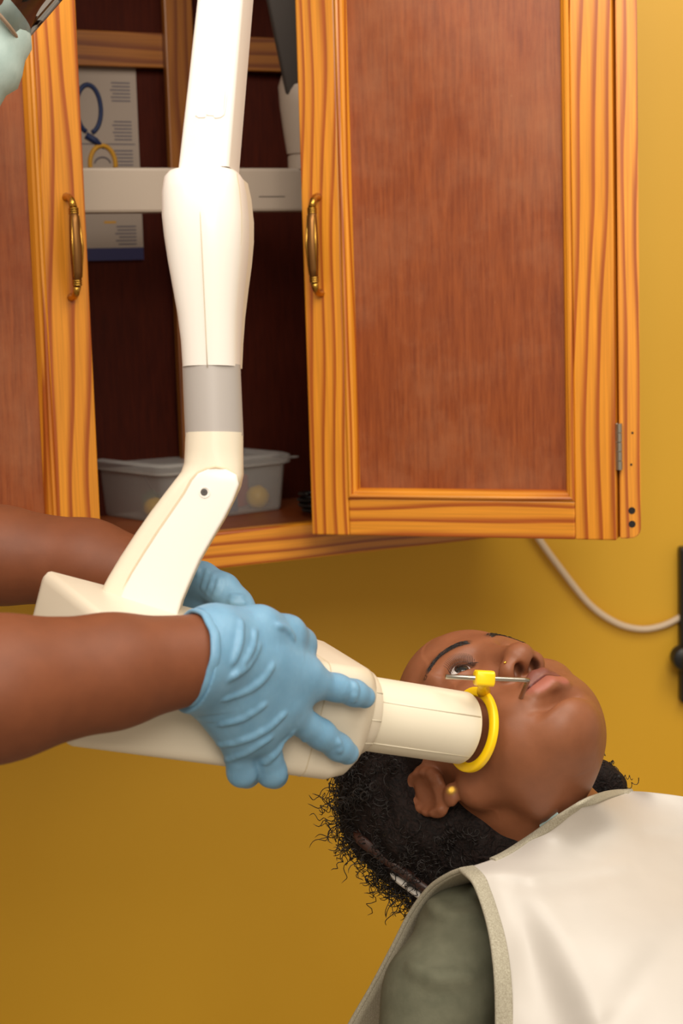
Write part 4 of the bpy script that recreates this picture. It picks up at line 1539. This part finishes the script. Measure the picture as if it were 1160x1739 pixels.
def make_patient():
    nb = to_local(SH_M + N_AX * .01 - T_AX * .01)
    hf = head_field(.0013, tuple(nb), lo=(-.100, -.16, -.24), hi=(.100, .128, .130))
    v, q = hf.mesh()
    v = relax(v, q, 1)
    col = skin_colors(v, lin(134, 82, 54), .05)
    # lips
    d_up = np.min([seg_dist(v, a, b) for a, b in (((.0215, .083, -.0655), (.006, .102, -.0595)), ((.006, .102, -.0595), (-.006, .102, -.0595)), ((-.006, .102, -.0595), (-.0215, .083, -.0655)))], 0)
    d_lo = np.min([seg_dist(v, a, b) for a, b in (((.0195, .083, -.0695), (.010, .100, -.0735)), ((.010, .100, -.0735), (-.010, .100, -.0735)), ((-.010, .100, -.0735), (-.0195, .083, -.0695)))], 0)
    m = (1 - sstep(d_up, .0045, .0072))[:, None]
    col = col * (1 - m) + lin(116, 66, 54) * m
    m = (1 - sstep(d_lo, .0060, .0085))[:, None]
    col = col * (1 - m) + lin(156, 92, 76) * m
    m = ((1 - sstep(np.abs(v[:, 2] + .0672), .0008, .0022)) * (v[:, 1] > .075) * (np.abs(v[:, 0]) < .0235))[:, None]
    col = col * (1 - m) + lin(92, 44, 38) * m
    # brow tint of fine hair under the strands, darker rims of the eyes
    for sx in (1, -1):
        pts = [(sx * .012, .094, .031), (sx * .026, .090, .038), (sx * .040, .082, .040), (sx * .052, .068, .033)]
        d = np.min([seg_dist(v, pts[i], pts[i + 1]) for i in range(3)], 0)
        m = ((1 - sstep(d, .0020, .0070)) * .62)[:, None]
        col = col * (1 - m) + lin(44, 28, 20) * m
        d = np.linalg.norm((v - np.array((sx * .0315, .085, .0115))) / np.array((.0140, .012, .0066)), axis=1)
        m = ((1 - sstep(d, .95, 1.15)) * .5)[:, None]
        col = col * (1 - m) + lin(64, 38, 26) * m
        m = ((1 - sstep(np.linalg.norm(v - np.array((sx * .0082, .097, -.039)), axis=1), .0045, .0085)) * .85)[:, None]  # shade inside the nostrils, painted into the skin colour
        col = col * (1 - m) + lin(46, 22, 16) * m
    vw = v @ MH[:3, :3].T + MH[:3, 3]
    # trunk, arms and legs
    pel = SH_M + T_AX * .50
    kneeN = pel + V(.40, .10, -.30); kneeF = kneeN + S_AX * .2
    allp = [SH_N, SH_F, pel, kneeN, kneeF, P(690, 1900, 1.50), kneeN + V(.25, -.3, -.12)]
    lo = np.min([np.array(p) for p in allp], 0) - .16; hi = np.max([np.array(p) for p in allp], 0) + .16
    f = Field(lo, hi, .006)
    lw = -N_AX * .04
    f.cone(SH_N + S_AX * .03 + lw * .7, SH_F + lw, .036, .036, 0)
    f.cone(SH_M + T_AX * .10 - S_AX * .05 + lw, SH_M + T_AX * .10 + S_AX * .06 + lw, .068, .068, .05)
    f.cone(SH_M + T_AX * .12 + lw, pel + lw, .09, .10, .05)
    elN, haN = P(712, 1850, 1.52), P(930, 2150, 1.36)
    f.chain([P(806, 1592, 1.580), P(752, 1690, 1.552), elN, haN], [.034, .040, .036, .026], .02)
    f.ell(haN, (.035, .03, .045), .01)
    for k, (kn, hp) in enumerate(((kneeN, pel - S_AX * .09), (kneeF, pel + S_AX * .09))):
        f.chain([hp, kn, kn + V(.25, -.30, -.12)], [.08, .058, .042], .03)
    v2, q2 = f.mesh()
    v2 = relax(v2, q2)
    col2 = skin_colors(v2, lin(130, 78, 50), .05)
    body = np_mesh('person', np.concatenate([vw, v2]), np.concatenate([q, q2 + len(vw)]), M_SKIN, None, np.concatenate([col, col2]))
    tag(body, 'patient lying back with dark curly hair and white lead apron, aiming ring in mouth', 'person')
    # eyes
    em = eye_material()
    for sx in (1, -1):
        bm = bmesh.new(); bmesh.ops.create_uvsphere(bm, u_segments=32, v_segments=24, radius=.0121 * _S)
        c = loc((sx * .031, .0735, .012))
        gaze = (M_PT.to_3x3() @ Vector((.12, .97, -.12))).normalized()
        o = bm_obj('eye', bm, em, body, Matrix.Translation(c) @ gaze.to_track_quat('Z', 'Y').to_matrix().to_4x4(), smooth=True)
    # brows and lashes
    hair_m = plain('dark_hair', srgb(26, 19, 17), .5)

    def strands(name, lines, r, parent, mat=hair_m):
        vs, fs = [], []
        for ln in lines:
            a, b = tube_rings(ln, [r] * (len(ln) - 1) + [r * .35], 4)
            o_ = len(vs); vs += a; fs += [tuple(i + o_ for i in t) for t in b]
        o = mesh_obj(name, vs, fs, mat, parent, smooth=True)
        o['kind'] = 'stuff'
        return o

    def snap(x, z):
        """point on the face at local x, z"""
        for y in np.arange(.128, .02, -.0006):
            if hf.value((x, y, z)) < 0: return y
        return .06
    for sx in (1, -1):
        lines = []
        arc = [Vector((.010, 0, .030)), Vector((.022, 0, .0365)), Vector((.036, 0, .0395)), Vector((.052, 0, .0330))]
        cur = catmull(arc, 14)
        for i, c in enumerate(cur):
            for k in range(8):
                w = .0044 * (1 - .60 * i / len(cur))
                x, z = c.x + random.uniform(-.001, .001), c.z + random.uniform(-w, w)
                x2, z2 = x + .0055, z + .0022 * (1 - i / len(cur) * 1.9)
                p0 = Vector((sx * x, snap(sx * x, z) - .0003, z)); p1 = Vector((sx * x2, snap(sx * x2, z2) + .0006, z2))
                lines.append([loc(p0), loc((p0 + p1) / 2 + Vector((0, .0006, 0))), loc(p1)])
        strands('eyebrow', lines, .00022, body)
        lines = []
        for t in np.linspace(-1, 1, 22):
            x = sx * (.031 + .0125 * t)
            for z0, up, ln in ((.0165 - .0045 * t * t, 1, .0066), (.0072 + .0035 * t * t, -1, .0045)):
                y0 = .0735 + math.sqrt(max(.0142 ** 2 - (.0115 * t) ** 2 - (z0 - .012) ** 2, 1e-6))
                p0 = Vector((x, y0, z0))
                p1 = p0 + Vector((sx * .002 * t, ln * .75, up * ln * .25)); p2 = p0 + Vector((sx * .004 * t, ln, up * ln * .85))
                lines.append([loc(p0), loc(p1), loc(p2)])
        strands('eyelashes', lines, .00024, body)
    # jewellery
    gold('earring', P(767, 1343, 1.0), .0020, body)
    for d in np.arange(1.45, 1.75, .0008):
        if hf.value(to_local(P(767, 1343, d))) < 0: break
    body.children[-1].matrix_basis = Matrix.Translation(P(767, 1343, d - .0012)) @ PX_.to_track_quat('Z', 'Y').to_matrix().to_4x4()
    g = gold('nose_stud', P(857, 1125, 1.58), .0012, body)
    for d in np.arange(1.45, 1.75, .0008):
        if hf.value(to_local(P(858, 1125, d))) < 0: break
    g.matrix_basis = Matrix.Translation(P(858, 1125, d - .0004)) @ PX_.to_track_quat('Z', 'Y').to_matrix().to_4x4()

    # hair: slick cap and curly mass behind the head
    hl = [P(640, 1290, 1.72), P(560, 1250, 1.6), P(1090, 1540, 1.9), P(700, 1090, 1.62), P(1000, 1100, 1.9)]
    lo = np.min([np.array(p) for p in hl], 0) - .05; hi = np.max([np.array(p) for p in hl], 0) + .05
    f = Field(lo, hi, .0024)
    Rm = np.array([PX_, PY_, PZ_]).T
    f.ell(loc((0, -.022, .038)), (.0795 * _S, .0985 * _S, .0870 * _S), 0, False, Rm)
    f.cut(loc((0, .076, .086)), M_PT.to_3x3() @ Vector((0, .835, -.55)), .006)
    # keep the ear and cheek free
    f.ell(loc((.078, .016, -.030)), (.030, .052, .050), .004, True, Rm)
    f.ell(loc((-.078, .016, -.030)), (.030, .052, .050), .004, True, Rm)
    for x, y, d, r in ((672, 1338, 1.690, .036), (640, 1320, 1.715, .036), (655, 1385, 1.70, .042), (700, 1380, 1.675, .046), (690, 1425, 1.69, .040), (745, 1428, 1.665, .044), (795, 1420, 1.655, .040), (838, 1438, 1.645, .034), (868, 1440, 1.64, .028), (770, 1465, 1.67, .040), (735, 1470, 1.68, .036)):
        f.ell(P(x, y, d), (r, r, r), .022)
    for x, y, d, r in ((1022, 1312, 1.765, .012), (1036, 1340, 1.775, .015), (1004, 1330, 1.79, .020), (950, 1350, 1.79, .045)):
        f.ell(P(x, y, d), (r, r, r), .02)
    # carve the ear out again
    ec = loc((.082, -.012, -.008))
    f.ell(ec, (.020, .022, .034), .006, True, Rm)
    v, q = f.mesh()
    # lumpy surface
    nz = sum(np.sin(v @ (RNG.normal(size=3) * s) + RNG.uniform(0, 6)) for s in (60, 90, 120, 150, 180, 210))
    ctr = np.array(P(740, 1370, 1.70))
    dirv = (v - ctr) / np.linalg.norm(v - ctr, axis=1)[:, None]
    lv = (v - MH[:3, 3]) @ np.linalg.inv(MH[:3, :3]).T
    slick = sstep(lv[:, 1] + .3 * lv[:, 2], .00, .05)
    v = v + dirv * (nz * .0011 * (1 - slick))[:, None]
    ht = NT('black_brown_curls')
    mp = ht.coords(); n1 = ht.n('ShaderNodeTexNoise', i_Scale=140.0, i_Detail=5.0, i_Distortion=2.0); ht.l(mp, 'Vector', n1, 'Vector')
    r = ht.ramp([(.35, srgb(16, 11, 10)), (.7, srgb(40, 28, 25))], n1, 'Fac'); ht.t.links.new(r.outputs['Color'], ht.b.inputs['Base Color'])
    ht.set(Roughness=.7); ht.b.inputs['Specular IOR Level'].default_value = .2; ht.bump(n1, 'Fac', .8, .004)
    hair = np_mesh('hair', v, q, ht.m, body)
    # curls
    me_v = v; nrm = np.zeros_like(v)
    fn = np.cross(v[q[:, 1]] - v[q[:, 0]], v[q[:, 3]] - v[q[:, 0]])
    for k in range(4): np.add.at(nrm, q[:, k], fn)
    nrm /= np.linalg.norm(nrm, axis=1)[:, None] + 1e-12
    cand = np.where((slick < .25))[0]
    curls = []
    EAR = loc((.080, -.005, -.010))
    for i in RNG.choice(cand, 2300):
        p = Vector(v[i]); n = Vector(nrm[i])
        if (p - EAR).length < .050 and n.dot(_F) < .3: continue
        rel = p - CAM; qx = 580 + FPX * rel.dot(_R) / rel.dot(_F)
        if 812 < qx < 1005 or (qx >= 1005 and RNG.random() < .8): continue
        loose = RNG.random() < .34
        L = RNG.uniform(.022, .046) if loose else RNG.uniform(.012, .026)
        if qx >= 1005: L *= .5
        d = n * RNG.uniform(.35, .9) + Vector(RNG.normal(size=3) * .45) + Vector((0, 0, -.35))
        if not loose: d = d - n * d.dot(n) * .75 + n * .12
        d.normalize()
        a = d.orthogonal().normalized(); b = d.cross(a)
        ph = RNG.uniform(0, 6.28); rad = RNG.uniform(.0018, .0046); turns = RNG.uniform(1.4, 4.2)
        bend = Vector(RNG.normal(size=3)) * L * .25
        m = 22
        pts = []
        for k in range(m):
            t = k / (m - 1)
            rr_ = rad * min(1, t * 4)
            an = ph + turns * 6.283 * t
            pts.append(p - n * .002 + d * (L * t) + a * (rr_ * math.cos(an)) + b * (rr_ * math.sin(an)) + bend * t * t)
        curls.append(pts)
    # fringe of loose curls along the lower left outline
    for _ in range(210):
        t = RNG.random()
        e = P(585 + 110 * t + RNG.normal() * 14, 1390 + 120 * t ** .9 + RNG.normal() * 9, 1.69 + RNG.normal() * .02)
        if RNG.random() < .45:
            e = P(594 + RNG.normal() * 9, 1290 + 110 * RNG.random(), 1.70 + RNG.normal() * .02)
        s = Vector(me_v[np.argmin(np.linalg.norm(me_v - np.array(e), axis=1))])
        d = (e - s); L = d.length + .012; d.normalize()
        a = d.orthogonal().normalized(); b = d.cross(a)
        ph = RNG.uniform(0, 6.28); rad = RNG.uniform(.0020, .0055); turns = RNG.uniform(1.5, 4)
        pts = []
        for k in range(26):
            t = k / 25
            an = ph + turns * 6.283 * t
            rr_ = rad * min(1, t * 3)
            pts.append(s - d * .003 + d * (L * t) + a * (rr_ * math.cos(an)) + b * (rr_ * math.sin(an)) + Vector((0, 0, -.010)) * t * t)
        curls.append(pts)
    strands('curls', curls, .00042, hair, hair_m)

    # olive shirt
    lo = np.min([np.array(p) for p in (SH_N, SH_F, pel, P(690, 1900, 1.50))], 0) - .17; hi = np.max([np.array(p) for p in (SH_N, SH_F, pel, P(690, 1900, 1.50))], 0) + .17
    f = Field(lo, hi, .0045)
    lw = -N_AX * .04
    f.cone(SH_N + S_AX * .03 + lw * .7, SH_F + lw, .040, .040, 0)
    f.cone(SH_M + T_AX * .10 - S_AX * .05 + lw, SH_M + T_AX * .10 + S_AX * .06 + lw, .074, .074, .05)
    f.cone(SH_M + T_AX * .12 + lw, pel + lw, .098, .112, .05)
    f.chain([P(806, 1592, 1.580), P(752, 1690, 1.552), P(728, 1800, 1.535)], [.0420, .0490, .0475], .02)
    for pts in ([(700, 1640), (740, 1662), (800, 1660)], [(730, 1535), (765, 1560), (805, 1562)]):
        crease(f, pts, 1.42, 1.60, .0020, .012, .0012)
    f.cut(P(716, 1815, 1.53), T_AX * 0 + (P(716, 1815, 1.53) - P(742, 1700, 1.545)), 0, .09)
    f.cut(SH_M - T_AX * .045 + N_AX * .01, -T_AX + N_AX * .2, .004, .075)
    v, q = f.mesh()
    np_mesh('shirt', relax(v, q, 3), q, M_SLEEVE, body)
    f = Field(np.min([np.array(p) for p in (pel, kneeN, kneeF, kneeN + V(.25, -.3, -.12))], 0) - .16, np.max([np.array(p) for p in (pel, kneeN, kneeF, kneeN + V(.25, -.3, -.12))], 0) + .18, .008)
    for kn, hp in ((kneeN, pel - S_AX * .09), (kneeF, pel + S_AX * .09)):
        f.chain([hp, kn, kn + V(.22, -.27, -.11)], [.098, .072, .060], .03)
    v, q = f.mesh()
    np_mesh('trousers', relax(v, q), q, M_TROUSER, body)
    return body, hf


patient, PATIENT_HF = make_patient()


def face_depth(px, py):
    for d in np.arange(1.45, 1.80, .0006):
        if PATIENT_HF.value(to_local(P(px, py, d))) < 0: return d
    return 1.80


def body_depth(px, py):
    ds = [d for d in (face_depth(px + a, py + b) for a in (-12, 0, 12) for b in (-8, 8)) if d < 1.799]
    return min(ds) if ds else 9.0


def make_apron(body):
    rows_px = [
        [(783, 1476, 1.540), (845, 1455, 1.562), (900, 1421, 1.590), (960, 1381, 1.635), (1005, 1356, 1.680), (1050, 1344, 1.730), (1110, 1346, 1.770), (1190, 1358, 1.80), (1280, 1380, 1.83)],
        [(808, 1502, 1.506), (866, 1488, 1.522), (925, 1466, 1.548), (985, 1438, 1.582), (1040, 1412, 1.620), (1090, 1396, 1.660), (1150, 1394, 1.70), (1230, 1402, 1.74), (1320, 1420, 1.78)],
        [(832, 1572, 1.482), (890, 1562, 1.490), (950, 1545, 1.500), (1010, 1522, 1.520), (1070, 1500, 1.550), (1130, 1486, 1.585), (1190, 1482, 1.62), (1270, 1486, 1.67), (1360, 1500, 1.72)],
        [(843, 1652, 1.468), (898, 1645, 1.472), (962, 1630, 1.465), (1030, 1608, 1.470), (1100, 1588, 1.490), (1170, 1576, 1.515), (1236, 1568, 1.55), (1320, 1572, 1.60), (1410, 1590, 1.66)],
        [(846, 1745, 1.460), (905, 1742, 1.456), (975, 1728, 1.440), (1050, 1708, 1.435), (1130, 1690, 1.445), (1210, 1676, 1.465), (1285, 1668, 1.50), (1375, 1672, 1.55), (1470, 1690, 1.61)],
        [(846, 1860, 1.450), (912, 1860, 1.442), (990, 1845, 1.415), (1075, 1825, 1.400), (1165, 1805, 1.400), (1255, 1790, 1.415), (1340, 1780, 1.45), (1435, 1785, 1.50), (1540, 1800, 1.56)],
        [(842, 2000, 1.440), (915, 2000, 1.430), (1005, 1985, 1.390), (1105, 1965, 1.360), (1205, 1945, 1.350), (1310, 1925, 1.360), (1410, 1915, 1.40), (1515, 1915, 1.45), (1630, 1930, 1.51)]]
    rows_px = [[(c[0], c[1], min(c[2], body_depth(c[0], c[1]) - (.010 + .004 * i)) if i < 3 else c[2]) for c in r] for i, r in enumerate(rows_px)]
    rows = [[P(*c) for c in r] for r in rows_px]
    mu, mv = 12, 12
    S = grid_surface(rows, mu, mv)
    SP = grid_surface([[Vector((c[0], c[1], 0)) for c in r] for r in rows_px], mu, mv)

    def pd(q, pts):
        p = np.array(((q.x, q.y),))
        return min(seg_dist(p, pts[i], pts[i + 1])[0] for i in range(len(pts) - 1))
    for i in range(len(S)):
        for j in range(len(S[0])):
            q = SP[i][j]
            dz = .010 * math.exp(-(pd(q, [(850, 1505), (880, 1575), (925, 1670), (960, 1760)]) / 34) ** 2)
            dz -= .0035 * math.exp(-(pd(q, [(800, 1480), (900, 1484), (1000, 1476), (1060, 1466)]) / 11) ** 2)
            dz += .0030 * math.exp(-(pd(q, [(880, 1505), (950, 1505), (1030, 1490)]) / 13) ** 2)
            dz -= .0055 * math.exp(-(pd(q, [(900, 1500), (960, 1600), (1010, 1720)]) / 26) ** 2)
            dz += .0050 * math.exp(-(pd(q, [(1100, 1420), (1140, 1425), (1200, 1410)]) / 14) ** 2)
            dz += .0018 * math.sin(q.y / 34.0) * math.exp(-((q.x - 850) / 22) ** 2)
            dz += .0060 * math.exp(-(pd(q, [(1060, 1730), (1100, 1660), (1150, 1600)]) / 36) ** 2)
            S[i][j] = S[i][j] + _F * dz * min(1, i / 3)
    w = len(S[0])
    verts = [p for r in S for p in r]
    faces = [(i * w + j, (i + 1) * w + j, (i + 1) * w + j + 1, i * w + j + 1) for i in range(len(S) - 1) for j in range(w - 1)]
    ap = mesh_obj('lead_apron', verts, faces, M_APRON, body, smooth=True)
    ap['label'] = 'white vinyl lead apron with grey bound edges'
    so = ap.modifiers.new('thickness', 'SOLIDIFY'); so.thickness = .003; so.offset = -1

    def ribbon(name, edge, inner, width, thick, lift, mat=M_BIND, parent=ap):
        """flat tape along an edge; inner points lie on the cloth side"""
        secs = []
        for k, (p, r) in enumerate(zip(edge, inner)):
            tan = (edge[min(k + 1, len(edge) - 1)] - edge[max(k - 1, 0)]).normalized()
            x = (r - p); x = (x - tan * x.dot(tan)).normalized()
            nn = tan.cross(x)
            if nn.dot(_F) > 0: nn = -nn
            c = p + x * (width / 2 - .0025) + nn * lift
            secs.append([c + x * a + nn * b for a, b in rr(width, thick, thick * .45, 3)])
        return loft(name, secs, mat, parent, angle=60)
    ribbon('edge_binding', [S[i][0] for i in range(len(S))], [S[i][3] for i in range(len(S))], .0150, .0042, -.0003)
    ribbon('neck_binding', S[0][mu - 2:5 * mu + 6], S[4][mu - 2:5 * mu + 6], .0085, .0040, -.0003)
    # back of the apron, hanging behind the shoulder
    e_px = [(785, 1477, 1.541), (762, 1486, 1.560), (730, 1508, 1.585), (698, 1550, 1.605), (668, 1608, 1.618), (632, 1676, 1.630), (596, 1738, 1.640), (560, 1810, 1.65), (530, 1880, 1.66)]
    i_px = [(800, 1480, 1.56), (790, 1500, 1.60), (775, 1530, 1.635), (755, 1580, 1.66), (735, 1640, 1.68), (705, 1705, 1.69), (670, 1770, 1.70), (640, 1840, 1.71), (610, 1910, 1.72)]
    j_px = [(815, 1483, 1.58), (830, 1500, 1.64), (830, 1540, 1.68), (820, 1600, 1.72), (800, 1670, 1.74), (770, 1740, 1.75), (740, 1800, 1.76), (710, 1870, 1.77), (680, 1940, 1.78)]
    B = grid_surface([[P(*c) for c in r] for r in (e_px, i_px, j_px)], 8, 6)
    w2 = len(B[0])
    verts = [p for r in B for p in r]
    faces = [(i * w2 + j, (i + 1) * w2 + j, (i + 1) * w2 + j + 1, i * w2 + j + 1) for i in range(len(B) - 1) for j in range(w2 - 1)]
    bk = mesh_obj('apron_back', verts, faces, M_BIND, ap, smooth=True)
    so = bk.modifiers.new('thickness', 'SOLIDIFY'); so.thickness = .003
    ribbon('back_binding', B[0], B[2], .0130, .0045, .0)
    # shoulder fold that joins front and back
    # pale blue bib edge showing inside the neckline
    nk = [P(x, y, min(d, face_depth(x, y) - .004)) for x, y, d in ((918, 1405, 1.61), (928, 1398, 1.615), (938, 1390, 1.627), (948, 1383, 1.64))]
    ribbon('paper_bib', nk, [q + (P(930, 1440, 1.6) - P(930, 1400, 1.6)) for q in nk], 0.006, .0012, 0, M_BIB, body)


make_apron(patient)


# ------------------------------------------------------------------ aiming ring and rod held in the mouth
def make_aiming_ring():
    c = TIP + A_ * 0.010 + W_ * 0.001
    root = thing('aiming_ring', 'yellow plastic aiming ring with bent steel rod held in the mouth', 'dental tool', c - U_ * 0.036)
    R_ = 0.0375 * K
    prof = rr(0.0085, 0.006, 0.0016, 3)
    secs, n = [], 64
    for k in range(n):
        t = 2 * math.pi * k / n
        rad = W_ * math.cos(t) + U_ * math.sin(t)
        secs.append([c + rad * (R_ - 0.002 + x) + A_ * y for x, y in prof])
    m = len(prof)
    verts = [p for s in secs for p in s]
    faces = [(i * m + k, ((i + 1) % n) * m + k, ((i + 1) % n) * m + (k + 1) % m, i * m + (k + 1) % m) for i in range(n) for k in range(m)]
    ring = mesh_obj('ring', verts, faces, M_YELLOW, root, smooth=True, fixn=True)
    # rod: lies towards the mouth then bends in
    dm = face_depth(884, 1186)
    r0, r1, r2 = P(757, 1149, dm - 0.040), P(897, 1155, dm - 0.026), P(884, 1186, dm + 0.001)
    rod_pts = [r0, r0.lerp(r1, 0.5), r0.lerp(r1, 0.95), r1 + (r2 - r1) * 0.02, r1.lerp(r2, 0.12), r2, r2 + (r2 - r1) * 0.25]
    tube('rod', rod_pts, 0.0021, M_STEEL, root, n=12)
    # slider: sleeve round the rod, with a neck down to the ring
    s0 = r0.lerp(r1, (806 - 757) / 140.0); s1 = r0.lerp(r1, (838 - 757) / 140.0)
    rd = (r1 - r0).normalized(); sd_ = rd.cross(_F).normalized(); fd = rd.cross(sd_)
    secs = []
    for t, g in ((0, 0.0055), (0.06, 0.0066), (0.94, 0.0066), (1, 0.0055)):
        cc = s0.lerp(s1, t)
        secs.append([cc + sd_ * x + fd * y for x, y in rr(2 * g, 2 * g, 0.003, 4)])
    loft('slider', secs, M_YELLOW, ring, angle=50)
    topr = min((c + (W_ * math.cos(t) + U_ * math.sin(t)) * R_ for t in np.linspace(0, 6.28, 100)), key=lambda q: (q - P(818, 1172, 1.555)).length)
    tube('neck', [s0.lerp(s1, 0.42), s0.lerp(s1, 0.42).lerp(topr, 0.45), topr], [0.0062, 0.0045, 0.0062], M_YELLOW, ring, n=14)


make_aiming_ring()


# ------------------------------------------------------------------ dental chair
def make_chair():
    base_c = SH_M + T_AX * .45
    root = thing('dental_chair', 'brown dental chair headrest with white shell under the curly hair', 'chair', (base_c.x, base_c.y, 0.0))
    # headrest: padded slab seen along its lower left edge
    a, b = P(592, 1417, 1.655), P(730, 1519, 1.628)
    ex = (b - a).normalized()
    ey = (_F * .95 + _R * .25)
    ey = (ey - ex * ey.dot(ex)).normalized()
    ez = ex.cross(ey).normalized()
    if ez.z < 0: ez = -ez
    L = (b - a).length

    def pad(name, x0, x1, y0, y1, z0, z1, r, mat, parent=root):
        secs = []
        for z, g in ((z0, r * .6), (z0 + (z1 - z0) * .2, r * .12), ((z0 + z1) / 2, 0), (z0 + (z1 - z0) * .8, r * .12), (z1, r * .6)):
            cx, cy = (x0 + x1) / 2, (y0 + y1) / 2
            secs.append([a + ex * (cx + u) + ey * (cy + w) + ez * z for u, w in rr(x1 - x0 - 2 * g, y1 - y0 - 2 * g, r, 5)])
        return loft(name, secs, mat, parent, angle=50)
    pad('headrest_pad', 0, L + .06, 0.0, .17, -.006, .008, .014, M_UPHOL)
    pad('headrest_shell', .050, L + .05, .002, .158, -.0125, -.006, .012, M_SHELL)
    # neck bar, back, seat and base (under the patient)
    bc = SH_M - N_AX * .155 + S_AX * .06
    tube('headrest_bar', [a + ex * (L + .03) + ey * .085 - ez * .010, bc + T_AX * .05], .012, M_STEEL, root, n=12)

    def slab(name, c, sx, sy, sz, mat):
        secs = []
        for z, g in ((-sz / 2, .02), (-sz * .3, .004), (0, 0), (sz * .3, .004), (sz / 2, .02)):
            secs.append([c + S_AX * u + T_AX * w + N_AX * z for u, w in rr(sx - 2 * g, sy - 2 * g, .07, 5)])
        return loft(name, secs, mat, root, angle=50)
    slab('backrest', bc + T_AX * .28, .34, .52, .055, M_UPHOL)
    pel = SH_M + T_AX * .50
    leg = V(.40, .10, -.30).normalized()
    n2 = S_AX.cross(leg).normalized()
    if n2.z < 0: n2 = -n2
    c = pel + leg * .22 - n2 * .15 + S_AX * .06
    secs = [[c + S_AX * u + leg * w + n2 * z for u, w in rr(.44 - 2 * g, .62 - 2 * g, .07, 5)] for z, g in ((-.035, .02), (-.02, .004), (0, 0), (.02, .004), (.035, .02))]
    loft('seat', secs, M_UPHOL, root, angle=50)
    zc = c.z - .05
    ringz = lambda z, r: [Vector((c.x + r * math.cos(t), c.y + r * math.sin(t), z)) for t in np.linspace(0, 6.2832, 28, endpoint=False)]
    loft('column', [ringz(.05, .09), ringz(zc, .07)], M_SHELL, root)
    loft('base', [ringz(.0, .27), ringz(.03, .27), ringz(.055, .22), ringz(.06, .09)], M_SHELL, root)


make_chair()
